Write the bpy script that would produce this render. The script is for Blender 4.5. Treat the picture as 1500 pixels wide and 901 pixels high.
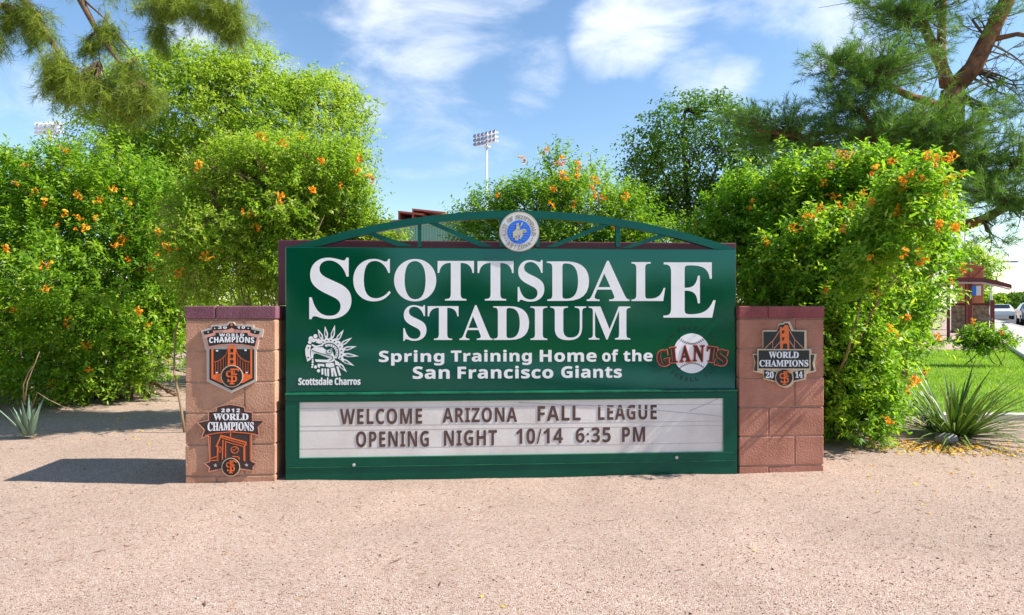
import bpy, bmesh, math, random
import numpy as np
from mathutils import Vector, Matrix

R = math.radians
S = bpy.context.scene
C = S.collection
for o in list(bpy.data.objects):
    bpy.data.objects.remove(o)

# ------------------------------------------------------------------ camera
EYE, FPX = 1.15, 917.0
cam = bpy.data.objects.new('camera', bpy.data.cameras.new('camera'))
C.objects.link(cam)
cam.location = (0, 0, EYE)
cam.rotation_euler = (R(90), 0, 0)
cam.data.sensor_width = 36
cam.data.sensor_fit = 'HORIZONTAL'
cam.data.lens = FPX / 1500 * 36
cam.data.clip_start = 0.05
cam.data.clip_end = 5000
S.camera = cam

# ------------------------------------------------------------------ sun, sky, exposure
TO_SUN = Vector((1.25, -0.085, 1.15)).normalized()
SUN_EL = math.asin(TO_SUN.z)
SUN_AZ = math.atan2(TO_SUN.x, TO_SUN.y)
sun = bpy.data.objects.new('sun', bpy.data.lights.new('sun', 'SUN'))
C.objects.link(sun)
sun.rotation_euler = (-TO_SUN).to_track_quat('-Z', 'Y').to_euler()
sun.location = (20, -2, 20)
sun.data.energy = 4.4
sun.data.angle = R(0.55)
sun.data.color = (1.0, 0.94, 0.86)

W = bpy.data.worlds.new('World')
S.world = W
W.use_nodes = True
nt = W.node_tree
nt.nodes.clear()


def nd(t, typ, **kw):
    n = t.nodes.new(typ)
    for k, v in kw.items():
        if k.startswith('i_'):
            n.inputs[k[2:].replace('_', ' ')].default_value = v
        else:
            setattr(n, k, v)
    return n


sky = nd(nt, 'ShaderNodeTexSky', sky_type='NISHITA', sun_disc=False, sun_elevation=SUN_EL, sun_rotation=SUN_AZ,
         altitude=300, air_density=1.1, dust_density=0.35, ozone_density=1.2)
tc = nd(nt, 'ShaderNodeTexCoord')


def sky_dir(px, py):
    return Vector(((px - 750) / FPX, 1, (450.5 - py) / FPX)).normalized()


# clouds: noise on the sky direction, thickened round a few cloud banks
BANKS = [(600, 25, 10, .75), (700, 20, 8, .5), (925, 30, 6.0, 1.0), (880, 75, 3.6, 1.0), (965, 8, 6, .9), (785, 110, 4.2, .8),
         (350, 50, 9, .55), (520, 130, 5, .6), (620, 95, 4, .5), (1090, 40, 7, .5), (1080, 125, 4.0, .75), (1010, 110, 4.0, .6), (1240, 60, 6, .6),
         (1180, 100, 7, .5), (650, 260, 9, .2), (1460, 390, 10, .5), (30, 90, 9, .25)]
acc = None
for px, py, rad, amp in BANKS:
    d = nd(nt, 'ShaderNodeVectorMath', operation='DOT_PRODUCT')
    nt.links.new(tc.outputs['Generated'], d.inputs[0])
    d.inputs[1].default_value = sky_dir(px, py)
    m = nd(nt, 'ShaderNodeMapRange', interpolation_type='SMOOTHSTEP')
    m.inputs['From Min'].default_value = math.cos(R(rad))
    m.inputs['From Max'].default_value = 1.0
    m.inputs['To Max'].default_value = amp
    nt.links.new(d.outputs['Value'], m.inputs['Value'])
    if acc is None:
        acc = m.outputs['Result']
    else:
        a = nd(nt, 'ShaderNodeMath', operation='MAXIMUM')
        nt.links.new(acc, a.inputs[0])
        nt.links.new(m.outputs['Result'], a.inputs[1])
        acc = a.outputs[0]
mp = nd(nt, 'ShaderNodeMapping')
mp.inputs['Rotation'].default_value = (0, R(38), 0)
mp.inputs['Scale'].default_value = (3.2, 4.5, 7.5)
nt.links.new(tc.outputs['Generated'], mp.inputs['Vector'])
nz = nd(nt, 'ShaderNodeTexNoise', i_Scale=1.7, i_Detail=9.0, i_Roughness=0.58, i_Distortion=0.35)
nt.links.new(mp.outputs['Vector'], nz.inputs['Vector'])
ad = nd(nt, 'ShaderNodeMath', operation='MULTIPLY_ADD')
nt.links.new(acc, ad.inputs[0])
ad.inputs[1].default_value = 0.34
nt.links.new(nz.outputs['Fac'], ad.inputs[2])
cv = nd(nt, 'ShaderNodeMapRange', interpolation_type='SMOOTHSTEP')
cv.inputs['From Min'].default_value = 0.565
cv.inputs['From Max'].default_value = 1.02
cv.inputs['To Max'].default_value = 0.84
nt.links.new(ad.outputs[0], cv.inputs['Value'])
mx = nd(nt, 'ShaderNodeMixRGB')
hs = nd(nt, 'ShaderNodeHueSaturation', i_Saturation=1.12, i_Value=1.0)
nt.links.new(sky.outputs[0], hs.inputs['Color'])
nt.links.new(cv.outputs['Result'], mx.inputs['Fac'])
nt.links.new(hs.outputs[0], mx.inputs['Color1'])
mx.inputs['Color2'].default_value = (5.6, 5.9, 6.5, 1)
bg = nd(nt, 'ShaderNodeBackground', i_Strength=0.10)
wo = nd(nt, 'ShaderNodeOutputWorld')
nt.links.new(mx.outputs[0], bg.inputs['Color'])
nt.links.new(bg.outputs[0], wo.inputs['Surface'])

vs = S.view_settings
vs.view_transform = 'Standard'
vs.look = 'None'
vs.gamma = 1
vs.use_curve_mapping = False
vs.exposure = 1.1
cy = S.cycles
cy.max_bounces = 7
cy.diffuse_bounces = 3
cy.glossy_bounces = 3
cy.transmission_bounces = 4
cy.transparent_max_bounces = 4
cy.caustics_reflective = False
cy.caustics_refractive = False
cy.sample_clamp_indirect = 6


# ------------------------------------------------------------------ helpers
def mat(name, col, rough=0.7, spec=0.4, vary=0.0, vscale=6.0, bump=0.0, bscale=80.0, metallic=0.0, coat=0.0, col2=None, bdist=0.01, detail=5.0):
    m = bpy.data.materials.new(name)
    m.use_nodes = True
    t = m.node_tree
    p = t.nodes['Principled BSDF']
    p.inputs['Base Color'].default_value = (*col, 1)
    p.inputs['Roughness'].default_value = rough
    p.inputs['Specular IOR Level'].default_value = spec
    p.inputs['Metallic'].default_value = metallic
    p.inputs['Coat Weight'].default_value = coat
    p.inputs['Coat Roughness'].default_value = 0.06
    g = None
    if vary or bump:
        g = nd(t, 'ShaderNodeTexCoord')
    if vary:
        n = nd(t, 'ShaderNodeTexNoise', i_Scale=vscale, i_Detail=detail, i_Roughness=0.62)
        t.links.new(g.outputs['Object'], n.inputs['Vector'])
        r = nd(t, 'ShaderNodeValToRGB')
        c2 = col2 or tuple(c * (1 - vary) for c in col)
        r.color_ramp.elements[0].position = 0.32
        r.color_ramp.elements[1].position = 0.68
        r.color_ramp.elements[0].color = (*c2, 1)
        r.color_ramp.elements[1].color = (*[min(1, c * (1 + vary * .35)) for c in col], 1)
        t.links.new(n.outputs['Fac'], r.inputs['Fac'])
        t.links.new(r.outputs['Color'], p.inputs['Base Color'])
    if bump:
        n = nd(t, 'ShaderNodeTexNoise', i_Scale=bscale, i_Detail=4.0, i_Roughness=0.6)
        t.links.new(g.outputs['Object'], n.inputs['Vector'])
        b = nd(t, 'ShaderNodeBump', i_Strength=bump, i_Distance=bdist)
        t.links.new(n.outputs['Fac'], b.inputs['Height'])
        t.links.new(b.outputs['Normal'], p.inputs['Normal'])
    return m


def leafmat(name, cols, trans=0.35, rough=0.45, spec=0.35, tcol=(1.08, 1.12, 0.5)):
    """leaf: colour varies leaf by leaf with the 'tint' attribute; thin, so light comes through"""
    m = bpy.data.materials.new(name)
    m.use_nodes = True
    t = m.node_tree
    p = t.nodes['Principled BSDF']
    out = t.nodes['Material Output']
    at = nd(t, 'ShaderNodeAttribute', attribute_name='tint')
    r = nd(t, 'ShaderNodeValToRGB')
    el = r.color_ramp.elements
    while len(el) < len(cols):
        el.new(0.5)
    for i, c in enumerate(cols):
        el[i].position = i / (len(cols) - 1)
        el[i].color = (*c, 1)
    t.links.new(at.outputs['Fac'], r.inputs['Fac'])
    t.links.new(r.outputs['Color'], p.inputs['Base Color'])
    p.inputs['Roughness'].default_value = rough
    p.inputs['Specular IOR Level'].default_value = spec
    ts = nd(t, 'ShaderNodeBsdfTranslucent')
    mu = nd(t, 'ShaderNodeMixRGB', blend_type='MULTIPLY')
    mu.inputs['Fac'].default_value = 1
    mu.inputs['Color2'].default_value = (*tcol, 1)
    t.links.new(r.outputs['Color'], mu.inputs['Color1'])
    t.links.new(mu.outputs[0], ts.inputs['Color'])
    ms = nd(t, 'ShaderNodeMixShader')
    ms.inputs['Fac'].default_value = trans
    t.links.new(p.outputs[0], ms.inputs[1])
    t.links.new(ts.outputs[0], ms.inputs[2])
    t.links.new(ms.outputs[0], out.inputs['Surface'])
    return m


def link(name, me, parent=None):
    o = bpy.data.objects.new(name, me)
    C.objects.link(o)
    if parent is not None:
        o.parent = parent
    return o


def tag(o, label=None, cat=None, group=None, kind=None):
    if label:
        o['label'] = label
    if cat:
        o['category'] = cat
    if group:
        o['group'] = group
    if kind:
        o['kind'] = kind
    return o


def empty(name, loc, rz=0.0, label=None, cat=None, group=None):
    o = bpy.data.objects.new(name, None)
    o.empty_display_size = 0.1
    C.objects.link(o)
    o.location = loc
    o.rotation_euler = (0, 0, rz)
    return tag(o, label, cat, group)


def np_mesh(name, V, F, m, parent=None, tint=None, smooth=False):
    """V (n,3) floats, F (k,s) ints -> linked object"""
    V = np.asarray(V, dtype=np.float32)
    F = np.asarray(F, dtype=np.int32)
    me = bpy.data.meshes.new(name)
    k, s = F.shape
    me.vertices.add(len(V))
    me.vertices.foreach_set('co', V.ravel())
    me.loops.add(k * s)
    me.loops.foreach_set('vertex_index', F.ravel())
    me.polygons.add(k)
    me.polygons.foreach_set('loop_start', np.arange(0, k * s, s, dtype=np.int32))
    if smooth:
        me.polygons.foreach_set('use_smooth', np.ones(k, dtype=bool))
    if tint is not None:
        a = me.attributes.new('tint', 'FLOAT', 'POINT')
        a.data.foreach_set('value', np.asarray(tint, dtype=np.float32))
    me.update(calc_edges=True)
    me.materials.append(m)
    return link(name, me, parent)


class MB:
    """collects shapes, then links them as one mesh"""

    def __init__(s):
        s.v, s.f, s.mi, s.sm = [], [], [], []
        s.m = 0

    def add(s, vs_, fs, smooth=False):
        b = len(s.v)
        s.v += [tuple(v) for v in vs_]
        for f in fs:
            s.f.append([i + b for i in f])
            s.mi.append(s.m)
            s.sm.append(smooth)

    def box(s, x0, x1, y0, y1, z0, z1, M=None, bevel=0.0):
        vs_ = [(x, y, z) for x in (x0, x1) for y in (y0, y1) for z in (z0, z1)]
        fs = [(0, 1, 3, 2), (4, 6, 7, 5), (0, 4, 5, 1), (2, 3, 7, 6), (0, 2, 6, 4), (1, 5, 7, 3)]
        if bevel:
            bm = bmesh.new()
            vv = [bm.verts.new(v) for v in vs_]
            for f in fs:
                bm.faces.new([vv[i] for i in f])
            bmesh.ops.bevel(bm, geom=bm.edges[:], offset=bevel, segments=1, affect='EDGES')
            bm.verts.index_update()
            vs_ = [v.co.copy() for v in bm.verts]
            fs = [[v.index for v in f.verts] for f in bm.faces]
            bm.free()
        if M is not None:
            vs_ = [M @ Vector(v) for v in vs_]
        s.add(vs_, fs)

    def tube(s, pts, rad, n=6, cap=True):
        pts = [Vector(p) for p in pts]
        if not hasattr(rad, '__len__'):
            rad = [rad] * len(pts)
        vs_, fs = [], []
        ref = None
        for i, p in enumerate(pts):
            d = (pts[min(i + 1, len(pts) - 1)] - pts[max(i - 1, 0)]).normalized()
            if ref is None:
                ref = Vector((0, 0, 1)) if abs(d.z) < .9 else Vector((1, 0, 0))
            a = d.cross(ref).normalized()
            b = d.cross(a).normalized()
            ref = -b if b.length else ref
            ref = a.cross(d)
            for k in range(n):
                t = 2 * math.pi * k / n
                vs_.append(p + (a * math.cos(t) + b * math.sin(t)) * rad[i])
        for i in range(len(pts) - 1):
            for k in range(n):
                k2 = (k + 1) % n
                fs.append((i * n + k, i * n + k2, (i + 1) * n + k2, (i + 1) * n + k))
        if cap:
            fs.append(tuple(range(n))[::-1])
            fs.append(tuple((len(pts) - 1) * n + k for k in range(n)))
        s.add(vs_, fs, smooth=True)

    def prism(s, poly, f, w0, w1):
        """2-D polygon -> slab; f(u,v,w) maps into space"""
        from mathutils.geometry import tessellate_polygon
        n = len(poly)
        ar = sum(poly[i][0] * poly[(i + 1) % n][1] - poly[(i + 1) % n][0] * poly[i][1] for i in range(n))
        if ar < 0:
            poly = poly[::-1]
        tr = tessellate_polygon([[Vector((p[0], p[1], 0)) for p in poly]])
        vs_ = [f(p[0], p[1], w0) for p in poly] + [f(p[0], p[1], w1) for p in poly]
        fs = []
        for t in tr:
            a, b, c = t
            q = (poly[b][0] - poly[a][0]) * (poly[c][1] - poly[a][1]) - (poly[b][1] - poly[a][1]) * (poly[c][0] - poly[a][0])
            if q < 0:
                a, b, c = a, c, b
            fs.append((a + n, b + n, c + n))
            fs.append((c, b, a))
        for i in range(n):
            j = (i + 1) % n
            fs.append((i, j, j + n, i + n))
        s.add(vs_, fs)

    def build(s, name, mats, parent=None):
        me = bpy.data.meshes.new(name)
        me.from_pydata(s.v, [], s.f)
        for m in (mats if isinstance(mats, (list, tuple)) else [mats]):
            me.materials.append(m)
        me.polygons.foreach_set('material_index', s.mi)
        me.polygons.foreach_set('use_smooth', s.sm)
        me.update()
        return link(name, me, parent)


def P(px, py, Y):
    """the point Y metres ahead seen at that pixel of the 1500 x 901 photograph"""
    return Vector(((px - 750) / FPX * Y, Y, EYE + (450.5 - py) / FPX * Y))


def wob(v, seed, f):
    """cheap smooth noise in -1..1, v (n,3)"""
    rg = np.random.default_rng(seed)
    o = np.zeros(len(v))
    for k in range(5):
        w = rg.normal(size=3) * f * (1 + .5 * k)
        o += np.sin(v @ w + rg.uniform(0, 6.28)) / (1 + .5 * k)
    return o / 2.4


def unit(a):
    return a / np.maximum(np.linalg.norm(a, axis=1, keepdims=True), 1e-6)


# ------------------------------------------------------------------ setting: ground, lawn, walk, road
def gravel_material():
    m = bpy.data.materials.new('pink_granite_gravel')
    m.use_nodes = True
    t = m.node_tree
    p = t.nodes['Principled BSDF']
    g = nd(t, 'ShaderNodeNewGeometry')
    vo = nd(t, 'ShaderNodeTexVoronoi', i_Scale=165.0, i_Randomness=1.0)
    t.links.new(g.outputs['Position'], vo.inputs['Vector'])
    sp = nd(t, 'ShaderNodeSeparateColor')
    t.links.new(vo.outputs['Color'], sp.inputs['Color'])
    r = nd(t, 'ShaderNodeValToRGB')
    el = r.color_ramp.elements
    el[0].position, el[0].color = 0.0, (0.22, 0.12, 0.085, 1)
    el[1].position, el[1].color = 1.0, (0.86, 0.75, 0.64, 1)
    for ps, c in ((0.07, (0.52, 0.34, 0.25)), (0.3, (0.66, 0.465, 0.355)), (0.75, (0.74, 0.555, 0.445))):
        e = el.new(ps)
        e.color = (*c, 1)
    t.links.new(sp.outputs['Red'], r.inputs['Fac'])
    n = nd(t, 'ShaderNodeTexNoise', i_Scale=1.1, i_Detail=9.0, i_Roughness=0.68, i_Distortion=0.6)
    t.links.new(g.outputs['Position'], n.inputs['Vector'])
    mr = nd(t, 'ShaderNodeMapRange')
    mr.inputs['From Min'].default_value = .35
    mr.inputs['From Max'].default_value = .7
    mr.inputs['To Min'].default_value = .535
    mr.inputs['To Max'].default_value = .66
    t.links.new(n.outputs['Fac'], mr.inputs['Value'])
    mu = nd(t, 'ShaderNodeMixRGB', blend_type='MULTIPLY')
    mu.inputs['Fac'].default_value = 1
    t.links.new(r.outputs['Color'], mu.inputs['Color1'])
    t.links.new(mr.outputs['Result'], mu.inputs['Color2'])
    t.links.new(mu.outputs[0], p.inputs['Base Color'])
    p.inputs['Roughness'].default_value = 0.9
    p.inputs['Specular IOR Level'].default_value = 0.15
    n2 = nd(t, 'ShaderNodeTexNoise', i_Scale=28.0, i_Detail=3.0)
    t.links.new(g.outputs['Position'], n2.inputs['Vector'])
    a = nd(t, 'ShaderNodeMath', operation='MULTIPLY_ADD')
    a.inputs[1].default_value = .7
    t.links.new(n2.outputs['Fac'], a.inputs[0])
    t.links.new(vo.outputs['Distance'], a.inputs[2])
    iv = nd(t, 'ShaderNodeMath', operation='MULTIPLY')
    iv.inputs[1].default_value = 1.0
    t.links.new(a.outputs[0], iv.inputs[0])
    b = nd(t, 'ShaderNodeBump', i_Strength=0.75, i_Distance=0.006)
    b.invert = True
    t.links.new(iv.outputs[0], b.inputs['Height'])
    t.links.new(b.outputs['Normal'], p.inputs['Normal'])
    return m


def ground_z(x, y):
    q = np.stack([x, y, 0 * x], 1)
    near = np.exp(-((np.abs(x) / 14) ** 4) - ((np.maximum(np.abs(y - 6), 0) / 12) ** 4))
    d = np.abs(y - 4.19 - .0646 * (x + 1.52)) / .13
    heap = np.where(np.abs(x) < 2.25, .020 * np.exp(-d * d), 0) * (.55 + .45 * wob(q, 9, 3.0))
    return heap + near * (0.010 * wob(q, 3, 1.1) + 0.003 * wob(q, 4, 4.0)) - 0.012


def make_ground():
    def ax(lo, hi, step, far):
        a = list(np.arange(lo, hi + 1e-6, step))
        d, x = step, hi
        while x < far:
            d *= 1.5
            x += d
            a.append(x)
        d, x = step, lo
        while x > -far:
            d *= 1.5
            x -= d
            a.insert(0, x)
        return np.array(a)
    xs, ys = ax(-7, 7, .07, 900), ax(1.2, 12, .07, 900)
    X, Y = np.meshgrid(xs, ys)
    V = np.stack([X.ravel(), Y.ravel(), ground_z(X.ravel(), Y.ravel())], 1)
    nx, ny = len(xs), len(ys)
    i = (np.arange(ny - 1)[:, None] * nx + np.arange(nx - 1)[None]).ravel()
    F = np.stack([i, i + 1, i + nx + 1, i + nx], 1)
    o = np_mesh('ground', V, F, gravel_material(), smooth=True)
    tag(o, kind='structure')


make_ground()


def sheet(name, pts, z, m, thick=0.0):
    mb = MB()
    mb.prism([(p[0], p[1]) for p in pts], lambda u, v, w: (u, v, w), z - max(thick, .05), z)
    return tag(mb.build(name, m), kind='structure')


M_concrete = mat('pale_concrete', (0.50, 0.46, 0.41), .85, .2, vary=.2, vscale=2.5, bump=.2, bscale=60)
M_asphalt = mat('asphalt', (0.075, 0.072, 0.07), .85, .25, vary=.25, vscale=3, bump=.3, bscale=120)
M_white = mat('white_road_paint', (0.75, 0.75, 0.72), .7, .3)
M_turf = mat('turf_soil', (0.17, 0.29, 0.04), .95, .1, vary=.45, vscale=3.0)
D2, R2, Q2 = np.array((.57, .8217)), np.array((.8217, -.57)), np.array((26.5, 32.4))


def rd(s, r):
    q = Q2 + D2 * s + R2 * r
    return (q[0], q[1])


sheet('road', [rd(-60, .15), rd(420, .15), rd(420, 15), rd(-60, 15)], 0.0, M_asphalt)
sheet('road_line', [rd(-60, 7.4), rd(300, 7.4), rd(300, 7.55), rd(-60, 7.55)], 0.005, M_white, .004)
sheet('kerb', [rd(-60, 0), rd(420, 0), rd(420, .15), rd(-60, .15)], 0.13, M_concrete, .25)
sheet('sidewalk', [rd(-60, -1.9), rd(420, -1.9), rd(420, 0), rd(-60, 0)], 0.115, M_concrete, .2)
sheet('plaza_path', [(9.4, 16.9), (13.8, 16.4), (17.5, 21.5), (17.5, 30), (9, 30)], 0.03, mat('tan_paving', (.47, .33, .25), .9, .2, vary=.2, vscale=3), .1)
LAWN = [(3.9, 6.75), (5.2, 6.55), (9.0, 6.6), (14.6, 13.8), (13.7, 16.35), (9.4, 16.85), (6.2, 16.5), (4.6, 11.0)]
sheet('lawn', LAWN, 0.012, M_turf, .06)
kb = MB()
kb.prism([(4.35, 6.38), (9.2, 6.42), (9.2, 6.56), (5.2, 6.52), (4.35, 6.56)], lambda u, v, w: (u, v, w), -.1, .055)
tag(kb.build('lawn_edging', M_concrete), kind='structure')


def inside(poly, x, y):
    c = np.zeros(len(x), bool)
    for i in range(len(poly)):
        (x1, y1), (x2, y2) = poly[i], poly[i - 1]
        k = (y1 > y) != (y2 > y)
        c ^= k & (x < (x2 - x1) * (y - y1) / (y2 - y1 + 1e-9) + x1)
    return c


def make_grass():
    rg = np.random.default_rng(8)
    n = 150000
    x, y = rg.uniform(3.9, 14.6, n), rg.uniform(6.4, 16.9, n)
    k = inside(LAWN, x, y) & (rg.random(n) < np.clip(9 / y, 0, 1))
    x, y = x[k], y[k]
    n = len(x)
    h = rg.uniform(.025, .06, n)
    a = rg.uniform(0, 6.28, n)
    w = rg.uniform(.003, .006, n) * (y / 8)
    b = np.stack([x, y, np.full(n, .01)], 1)
    s = np.stack([np.cos(a), np.sin(a), 0 * a], 1) * w[:, None]
    tp = b + np.stack([rg.normal(0, .018, n), rg.normal(0, .018, n), h], 1)
    V = np.stack([b - s, b + s, tp], 1).reshape(-1, 3)
    F = np.arange(3 * n).reshape(-1, 3)
    t = np.clip(.5 + .3 * wob(b, 5, 1.5) + rg.normal(0, .2, n), 0, 1)
    o = np_mesh('grass', V, F, leafmat('grass_blade', [(.17, .32, .03), (.28, .46, .045), (.42, .56, .09)], .45), tint=np.repeat(t, 3))
    tag(o, 'short bright green mown grass on the lawn', 'grass', kind='stuff')


make_grass()

# ------------------------------------------------------------------ the sign
TH = math.atan2(0.20, 3.095)
CT, ST = math.cos(TH), math.sin(TH)
SIGN_O = Vector((-1.5206, 4.20, 0))
SIGN_L = math.hypot(0.20, 3.095)


class Face:
    """an upright plane through O turned TH; uv() finds where a pixel's ray meets it, w metres in front of it"""

    def __init__(s, O):
        s.O = O

    def uv(s, px, py, w=0.0):
        d = Vector(((px - 750) / FPX, 1, (450.5 - py) / FPX))
        n = Vector((ST, -CT, 0))
        q = s.O + n * w
        k = (q - Vector((0, 0, EYE))).dot(n) / d.dot(n)
        h = Vector((0, 0, EYE)) + d * k - q
        return (h.x * CT + h.y * ST, h.z)


def loc(u, v, w):
    """face coordinates -> local coordinates of an Empty standing at O turned by TH"""
    return (u, -w, v)


def sb(ch):
    """serif bold letter"""
    if 'A' <= ch <= 'Z':
        return chr(0x1D400 + ord(ch) - 65)
    if 'a' <= ch <= 'z':
        return chr(0x1D41A + ord(ch) - 97)
    if '0' <= ch <= '9':
        return chr(0x1D7CE + ord(ch) - 48)
    return ch


def hb(ch):
    """plain bold letter"""
    if 'A' <= ch <= 'Z':
        return chr(0x1D5D4 + ord(ch) - 65)
    if 'a' <= ch <= 'z':
        return chr(0x1D5EE + ord(ch) - 97)
    if '0' <= ch <= '9':
        return chr(0x1D7EC + ord(ch) - 48)
    return ch


_txt = {}


def text_shape(body, style='h', offset=0.0, spacing=1.0):
    key = (body, style, offset, spacing)
    if key in _txt:
        return _txt[key]
    cu = bpy.data.curves.new('lettering', 'FONT')
    cu.body = ''.join({'s': sb, 'h': hb, 'p': lambda c: c}[style](c) for c in body)
    cu.offset = offset
    cu.extrude = 0.02
    cu.resolution_u = 6
    cu.space_character = spacing
    o = bpy.data.objects.new('lettering', cu)
    C.objects.link(o)
    dg = bpy.context.evaluated_depsgraph_get()
    me = bpy.data.meshes.new_from_object(o.evaluated_get(dg))
    v = np.empty(len(me.vertices) * 3)
    me.vertices.foreach_get('co', v)
    v = v.reshape(-1, 3)
    f = [tuple(p.vertices) for p in me.polygons]
    bpy.data.objects.remove(o)
    bpy.data.curves.remove(cu)
    bpy.data.meshes.remove(me)
    v[:, 0] = (v[:, 0] - v[:, 0].min()) / (np.ptp(v[:, 0]) + 1e-9)
    v[:, 1] = (v[:, 1] - v[:, 1].min()) / (np.ptp(v[:, 1]) + 1e-9)
    v[:, 2] = (v[:, 2] > 0)
    _txt[key] = (v, f)
    return v, f


def put_text(mb, face, body, quad, w, t=.0015, style='h', grow=0.0, spacing=1.0, warp=None):
    """quad: pixel corners x0, y0(top left), x1, y1(bottom right) with optional right-hand rise; grow thickens the strokes by that many pixels"""
    x0, y0, x1, y1 = quad[:4]
    rise = quad[4] if len(quad) > 4 else 0
    v, f = text_shape(body, style, 0.0, spacing)
    g = grow
    sh_ = [(0, 0)] if not g else [(g, 0), (-g, 0), (0, g), (0, -g), (.7 * g, .7 * g), (-.7 * g, .7 * g), (.7 * g, -.7 * g), (-.7 * g, -.7 * g)]
    for i, (sx_, sy_) in enumerate(sh_):
        vs_ = []
        for a, b, c in v:
            px = x0 + g + a * (x1 - x0 - 2 * g) + sx_
            py = y1 - g + b * (y0 - y1 + 2 * g) - rise * a + sy_
            if warp:
                px, py = warp(a, b, px, py)
            u, z = face.uv(px, py, w)
            vs_.append(loc(u, z, w + c * t + .00004 * i))
        mb.add(vs_, f)


def pgon(mb, face, pts, w, t=.003):
    mb.prism([face.uv(x, y, w) for x, y in pts], loc, w, w + t)


def circ(x, y, r, n=32, ry=None):
    ry = ry or r
    return [(x + r * math.cos(2 * math.pi * k / n), y + ry * math.sin(2 * math.pi * k / n)) for k in range(n)]


def stroke(mb, face, pts, width, w, t=.002, closed=False):
    """ribbon of constant width along pixel points, mitred"""
    pts = [Vector(p) for p in pts]
    n = len(pts)
    L, Rr = [], []
    for i in range(n):
        a = pts[i - 1] if (i > 0 or closed) else pts[i]
        b = pts[(i + 1) % n] if (i < n - 1 or closed) else pts[i]
        d1 = (pts[i] - a).normalized() if (pts[i] - a).length else (b - pts[i]).normalized()
        d2 = (b - pts[i]).normalized() if (b - pts[i]).length else d1
        m = (d1 + d2)
        m = m.normalized() if m.length > .05 else d1
        nn = Vector((-m.y, m.x))
        k = 1 / max(.45, nn.dot(Vector((-d1.y, d1.x))))
        L.append(pts[i] + nn * width / 2 * k)
        Rr.append(pts[i] - nn * width / 2 * k)
    fr = [loc(*face.uv(p.x, p.y, w), w + t) for p in L] + [loc(*face.uv(p.x, p.y, w), w + t) for p in Rr]
    bk = [loc(*face.uv(p.x, p.y, w), w) for p in L] + [loc(*face.uv(p.x, p.y, w), w) for p in Rr]
    fs = []
    rng_ = range(n) if closed else range(n - 1)
    for i in rng_:
        j = (i + 1) % n
        fs.append((i, n + i, n + j, j))
        fs.append((i, j, 2 * n + j, 2 * n + i))
        fs.append((n + j, n + i, 3 * n + i, 3 * n + j))
    if not closed:
        fs.append((0, 2 * n, 3 * n, n))
        fs.append((n - 1, 2 * n - 1, 4 * n - 1, 3 * n - 1))
    mb.add(fr + bk, fs)


M_green = mat('gloss_green_enamel', (0.0002, 0.058, 0.028), .06, .85, bump=.03, bscale=190, bdist=.004, vary=.12, vscale=3, coat=0)
M_green.node_tree.nodes['Principled BSDF'].inputs['Specular Tint'].default_value = (.35, .88, 1, 1)
M_green2 = mat('green_frame_paint', (0.002, 0.066, 0.032), .22, .6, bump=.06, bscale=150, bdist=.003, vary=.2, vscale=5)
M_green2.node_tree.nodes['Principled BSDF'].inputs['Specular Tint'].default_value = (.35, .88, 1, 1)
M_maroon = mat('maroon_paint', (0.085, 0.022, 0.035), .5, .35, vary=.2, vscale=4)
M_letter = mat('pale_grey_vinyl', (0.80, 0.78, 0.79), .45, .35, vary=.06, vscale=8)
M_orange = mat('orange_enamel', (0.80, 0.155, 0.035), .4, .4, vary=.1, vscale=20)
M_black = mat('black_enamel', (0.018, 0.017, 0.02), .35, .4)
M_red = mat('rust_red_outline', (0.62, 0.12, 0.075), .45, .4)
M_dkred = mat('dark_letter_fill', (0.035, 0.010, 0.009), .4, .4)
M_tan = mat('tan_plaque_edge', (0.62, 0.48, 0.33), .5, .35)
M_silver = mat('pale_plaque_edge', (.52, .45, .39), .45, .4)
M_pink = mat('pink_plaque_band', (0.70, 0.33, 0.25), .45, .35)
M_salmon = mat('salmon_outline', (0.58, 0.25, 0.17), .45, .35)
M_wh = mat('white_enamel', (0.82, 0.82, 0.84), .4, .4)

SF_ = Face(SIGN_O)
sign = empty('stadium_sign', SIGN_O, TH, 'large dark green stadium welcome sign with arched truss top and changeable message board', 'sign')
TOPZ = 1.556
LU = SIGN_L

# panel
mb = MB()
mb.box(0, LU, 0.0, .09, .56, TOPZ, bevel=.004)
mb.build('panel', M_green, sign)
mb = MB()
mb.box(-.094, LU + .068, .15, .26, 1.166, TOPZ + .064, bevel=.006)
mb.box(-.02, LU - .01, .151, .259, -.1, 1.167)
mb.build('backing_board', M_maroon, sign)


def arch_pts(off, n=40, u0=0.0, u1=LU):
    mid = LU / 2 + .035
    rise, half = .262, LU / 2 + .0
    Rr = (half * half + rise * rise) / (2 * rise)
    zc = TOPZ + rise - Rr
    return [(u0 + (u1 - u0) * k / n, zc + math.sqrt(max((Rr - off) ** 2 - (u0 + (u1 - u0) * k / n - mid) ** 2, 0))) for k in range(n + 1)]


outer = [(u, max(z, TOPZ - .03)) for u, z in arch_pts(0)]
inner = [(u, max(z, TOPZ - .03)) for u, z in arch_pts(.052)]
poly = outer + inner[::-1]
# drop the parts of the band lying inside the panel
top = [(u, z) for u, z in outer]
bot = [(u, max(z, TOPZ + .0005)) for u, z in inner]
mb = MB()
vs_, fs = [], []
for (u, z), (u2, z2) in zip(top, bot):
    z = max(z, TOPZ + .001)
    z2 = min(z2, z)
    vs_ += [loc(u, z, -.012), loc(u, z2, -.012), loc(u, z2, -.062), loc(u, z, -.062)]
n = len(top)
for i in range(n - 1):
    a, b = 4 * i, 4 * (i + 1)
    for k in range(4):
        k2 = (k + 1) % 4
        fs.append((a + k, b + k, b + k2, a + k2))
mb.add(vs_, fs)
mb.build('arch', M_green2, sign)


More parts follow.
